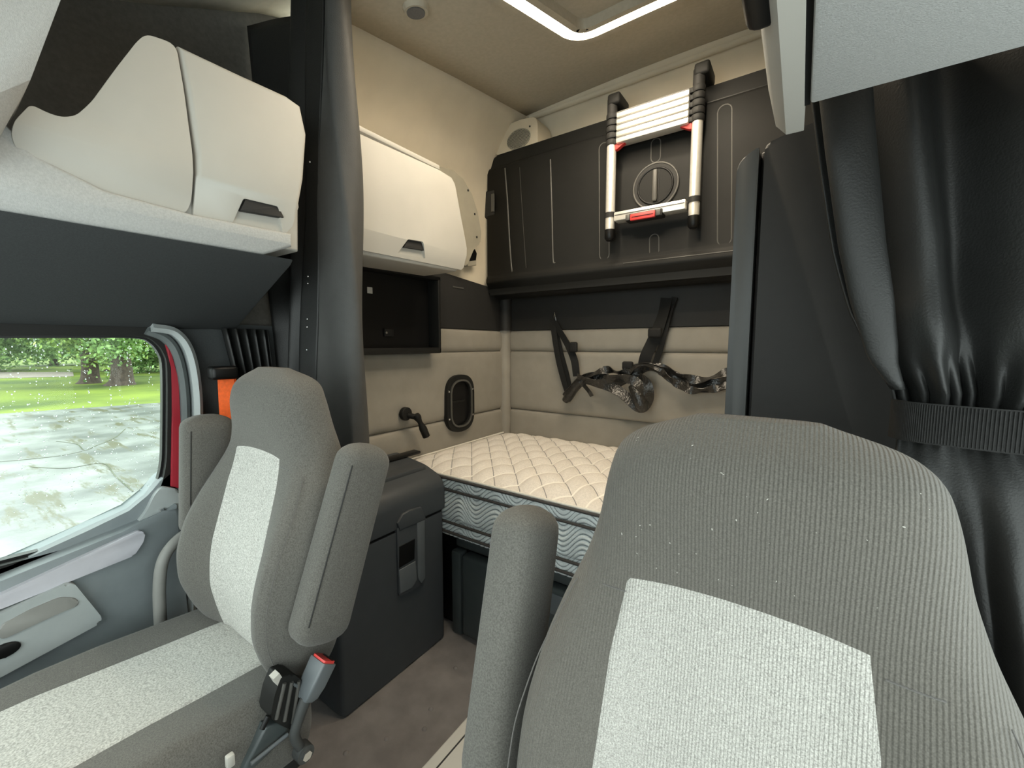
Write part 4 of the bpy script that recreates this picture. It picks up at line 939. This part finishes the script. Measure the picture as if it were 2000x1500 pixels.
# --- passenger seat hardware on its inner side
XS = -0.862
cov = pxs([(548, 1322), (572, 1316), (592, 1330), (604, 1352), (588, 1410), (566, 1425), (540, 1412), (528, 1402), (536, 1360)], XS + 0.03)
rec = prism('recliner_cover', round_poly(cov, 0.006, 3), 'x', XS - 0.02, XS + 0.03, 'black', pas, 0.010, 4)
for k in range(3):
    a = on_x(556 + 14 * k, 1334 - 2 * k, XS + 0.032); b = on_x(540 + 16 * k, 1404 + 4 * k, XS + 0.032); tube('cover_ridge', [tuple(a), tuple(b)], 0.004, 'rib', rec, n=8)
for k in range(4):
    a = on_x(570 + 4 * k, 1333 + 1.5 * k, XS + 0.033); b = on_x(577 + 4 * k, 1341 + 2 * k, XS + 0.033); tube('cover_ridge', [tuple(a), tuple(b)], 0.0016, 'fridgel', rec, n=6)
a = on_x(534, 1330, XS + 0.02); b = on_x(546, 1318, XS + 0.02)
ribbon('belt_tab', [tuple(a), tuple(b)], 0.018, 0.022, 'binw', pas, up=(0, 1, 0))
# side plate and lever below the cushion
sp_ = pxs([(478, 1500), (520, 1420), (548, 1410), (572, 1425), (560, 1440), (500, 1490), (470, 1530)], XS + 0.02)
prism('side_plate', sp_, 'x', XS - 0.01, XS + 0.02, 'under', pas, 0.006, 3)
a = on_x(562, 1434, XS + 0.03); b = on_x(490, 1492, XS + 0.03); tube('plate_edge', [tuple(a), tuple(b)], 0.004, 'fridgel', pas, n=8)
a = on_x(524, 1398, XS + 0.03); b = on_x(512, 1424, XS + 0.03); tube('lever', [tuple(a), tuple(b)], 0.005, 'deep', pas, n=8)
a = on_x(448, 1486, XS + 0.03); box('lever_tip', a[0] - .006, a[0] + .006, a[1] - .006, a[1] + .008, a[2] - .012, a[2] + .012, 'binw', pas, 0.003)
# buckle on its stalk
XBK = -0.815
P0, P1, P2, P3, P4 = [Vector(on_x(a, b, XBK)) for a, b in [(598, 1362), (632, 1288), (584, 1402), (576, 1438), (592, 1468)]]
sb = thing('belt_buckle', (XBK, 0.42, 0.5), 'black seat belt buckle with red button beside the passenger seat', 'seat belt buckle')
ax = (P1 - P0).normalized()
s4 = [(-0.018, -0.026), (0.018, -0.026), (0.018, 0.026), (-0.018, 0.026)]
s4r = round_poly(s4, 0.006, 3)
path = [P0 - ax * 0.004, P0 + ax * 0.006, P0.lerp(P1, 0.4), P1 - ax * 0.004, P1]
bkl = done('buckle_body', sweep_bm(path, s4r, up=(1, 0, 0), scale=[0.55, 0.8, 0.95, 1.0, 0.97]), 'fridgel', sb)
done('release_button', sweep_bm([P1 - ax * 0.003, P1 + ax * 0.0045], [(u * 0.82 , v * 0.82) for u, v in s4r], up=(1, 0, 0)), 'red', bkl)
nv = (Vector((1, 0, 0)) - ax * ax.x).normalized(); bv_ = ax.cross(nv)
done('tongue_slot', sweep_bm([P1 + ax * 0.001 + bv_ * 0.009, P1 + ax * 0.0056 + bv_ * 0.009], [(-0.003, -0.017), (0.003, -0.017), (0.003, 0.017), (-0.003, 0.017)], up=(1, 0, 0)), 'deep', bkl)
path = smooth_path([P0, P2, P3, P4], 6)
tube('stalk', path, 0.010, 'slate', sb, n=10, scale=[1.25 - 0.35 * i / (len(path) - 1) for i in range(len(path))])
tube('anchor', [P4 + Vector((-0.012, 0, 0)), P4 + Vector((0.012, 0, 0))], 0.018, 'slate', sb, n=14)
tube('anchor_bolt', [P4 + Vector((0.010, 0, 0)), P4 + Vector((0.018, 0, 0))], 0.010, 'chrome', sb, n=6)
# orange belt hanging on the pillar
ob_ = thing('seat_belt', (-1.52, 0.56, 1.0), 'bright orange seat belt webbing hanging behind the passenger seat', 'seat belt')
bp = [Vector(on_x(a, b, -1.52)) for a, b in [(441, 738), (443, 780), (446, 830), (450, 875), (456, 930)]]
ribbon('webbing', smooth_path(bp, 5), 0.044, 0.004, 'orange', ob_, up=(0.94, -0.34, 0))
bp2 = [q + Vector((-0.012, 0.012, 0)) for q in bp]; ribbon('webbing', smooth_path(bp2, 5), 0.044, 0.004, 'orange', ob_, up=(0.75, -0.66, 0))
q = on_x(428, 734, -1.50); box('belt_guide', q[0] - .03, q[0] + .02, q[1] - .025, q[1] + .05, q[2] - .012, q[2] + .03, 'deep', ob_, 0.010, 3)
q = on_x(452, 866, -1.50); tube('belt_button', [(q[0], q[1] - .02, q[2]), (q[0], q[1] + .03, q[2])], 0.004, 'deep', ob_, n=8)
q = on_x(446, 905, -1.55); box('retractor', q[0] - .04, q[0] + .01, q[1] - .01, q[1] + .05, q[2] - .06, q[2] + .02, 'deep', ob_, 0.006)

# low pale console between the seats
co = thing('floor_console', (-0.6, 0.5, 0.0), 'pale grey floor console edge at the bottom beside the driver armrest', 'console')
box('console_body', -0.722, -0.45, 0.10, 0.86, 0.0, 0.285, 'greyf', co, 0.01, 3)
box('console_lid', -0.722, -0.45, 0.10, 0.862, 0.288, 0.302, 'binw', co, 0.006, 3)
box('lid_line', -0.690, -0.686, 0.11, 0.855, 0.3015, 0.303, 'band', co, 0)

# ================================================================== OUTSIDE
GZ = -1.25
def plane_poly(name, pts, z, m): 
    bm = bmesh.new(); bm.faces.new([bm.verts.new((x, y, z)) for x, y in pts]); return done(name, bm, m, None, False)
struct(plane_poly('ground_asphalt', [(-1.9, -40), (-1.9, 60), (-10, 60), (-24.95, 1.7), (-34, -40)], GZ, 'asphalt'), 'wet grey asphalt yard outside the window')
bpy.data.objects['ground_asphalt'].data.flip_normals() if bpy.data.objects['ground_asphalt'].data.polygons[0].normal.z < 0 else None
struct(plane_poly('ground_lawn', [(-1.9, 60), (-10, 60), (-24.95, 1.7), (-34, -40), (-160, -40), (-160, 90), (-1.9, 90)], GZ - 0.02, 'grass'), 'mown green lawn beyond the asphalt')
struct(plane_poly('ground_gravel', [(-53, 1.0), (-50, 7.6), (-58, 8.8), (-66, 3)], GZ + 0.0, 'gravel'), 'pale gravel strip across the lawn')
ga = bpy.data.objects['ground_asphalt']
def wet_patches():
    nt = M['asphalt'].node_tree; b = nt.nodes['Principled BSDF']; tc = [n for n in nt.nodes if n.type == 'TEX_COORD'][0]
    mp = nt.nodes.new('ShaderNodeMapping'); mp.inputs['Scale'].default_value = (0.30, 1.7, 1); nt.links.new(tc.outputs['Object'], mp.inputs[0])
    n = nt.nodes.new('ShaderNodeTexNoise'); n.inputs['Scale'].default_value = 1.5; n.inputs['Detail'].default_value = 8; n.inputs['Roughness'].default_value = 0.72
    nt.links.new(mp.outputs[0], n.inputs['Vector'])
    r = nt.nodes.new('ShaderNodeValToRGB'); r.color_ramp.elements[0].position = 0.53; r.color_ramp.elements[1].position = 0.60
    nt.links.new(n.outputs['Fac'], r.inputs[0])
    mx = nt.nodes.new('ShaderNodeMix'); mx.data_type = 'RGBA'; base = b.inputs['Base Color'].links[0].from_socket
    nt.links.new(r.outputs[0], mx.inputs[0]); nt.links.new(base, mx.inputs[6]); mx.inputs[7].default_value = (0.085, 0.078, 0.045, 1)
    nt.links.new(mx.outputs[2], b.inputs['Base Color'])
wet_patches()
def crack(pts):
    path = smooth_path([(on_z(a, b, GZ)[0], on_z(a, b, GZ)[1], GZ + 0.006) for a, b in pts], 4)
    return ribbon('crack', path, 0.025, 0.004, 'puddle', ga, up=(0, 0, 1))
crack([(110, 862), (150, 868), (165, 880), (190, 870), (225, 855), (245, 838)])
crack([(0, 902), (60, 897), (120, 890), (160, 882)])
crack([(60, 912), (130, 915), (200, 905), (225, 930), (260, 960)])

def leaf_mesh(seed, rx, ry, rz, n, size):
    r = np.random.default_rng(seed)
    nc = 26; cen = r.normal(size=(nc, 3)); cen /= np.linalg.norm(cen, axis=1)[:, None]; cen *= (r.random((nc, 1)) ** 0.4) * 0.78
    idx = r.integers(0, nc, n); p = cen[idx] + r.normal(size=(n, 3)) * 0.15; p *= np.array([rx, ry, rz])
    V = np.empty((n, 4, 3)); a = r.normal(size=(n, 3)); a /= np.linalg.norm(a, axis=1)[:, None]; b = np.cross(a, r.normal(size=(n, 3))); b /= np.linalg.norm(b, axis=1)[:, None]
    s = size * (0.6 + 0.8 * r.random((n, 1)))
    V[:, 0] = p - a * s; V[:, 1] = p + b * s * 0.55; V[:, 2] = p + a * s; V[:, 3] = p - b * s * 0.55
    me = bpy.data.meshes.new('crown'); me.from_pydata(V.reshape(-1, 3).tolist(), [], np.arange(n * 4).reshape(n, 4).tolist()); me.update(); return me
LM = [leaf_mesh(1, 5, 5, 4.5, 26000, 0.13), leaf_mesh(2, 5.5, 5.5, 5, 26000, 0.13), leaf_mesh(3, 7, 7, 6, 26000, 0.20)]
for me, m in zip(LM, ('leaf', 'leaf2', 'leaf2')): me.materials.append(M[m])
def tree(x, y, th, rr, kind, cz, label, group):
    t = thing('tree', (x, y, GZ), label, 'tree', group)
    pth = [(x, y, GZ - 0.1), (x + .02, y + .05, GZ + 0.4), (x - .05, y + .1, GZ + th * 0.5), (x, y, GZ + th), (x + .2, y - .1, GZ + th + 2.5)]
    path = smooth_path(pth, 5); n = len(path)
    tube('trunk', path, rr, 'bark', t, n=12, scale=[1.0 + 0.5 * math.exp(-i / 2.5) - 0.3 * i / n for i in range(n)])
    c = bpy.data.objects.new('crown', LM[kind]); COL.objects.link(c); c.parent = t; c.location = (0, 0, cz); c.rotation_euler = (0, 0, rnd.uniform(0, 6.28))
    c['kind'] = 'stuff'; return t
tree(-40.2, 6.85, 2.6, 0.50, 0, 5.4, 'left of the two nearest dark-trunked trees on the lawn', 'lawn trees')
tree(-36.8, 7.75, 2.6, 0.62, 1, 5.6, 'thicker right one of the two nearest trees on the lawn', 'lawn trees')
bgt = [(-66, 4.5, 2, 5.2, 'broad green tree at the far left behind the pale gravel strip'),
       (-58, 11.5, 1, 4.9, 'green tree in the back row just right of the two trunks'),
       (-52, 15.0, 2, 4.7, 'green tree at the right end of the back row by the window post'),
       (-80, 10.5, 2, 5.4, 'farthest green tree seen between the gravel and the dark trunks'),
       (-78, 20.5, 2, 5.4, 'distant pale green tree above the right side of the lawn')]
for x, y, k, cz, lab in bgt:
    tree(x, y, 3.0, 0.4, k, cz, lab, 'background trees')
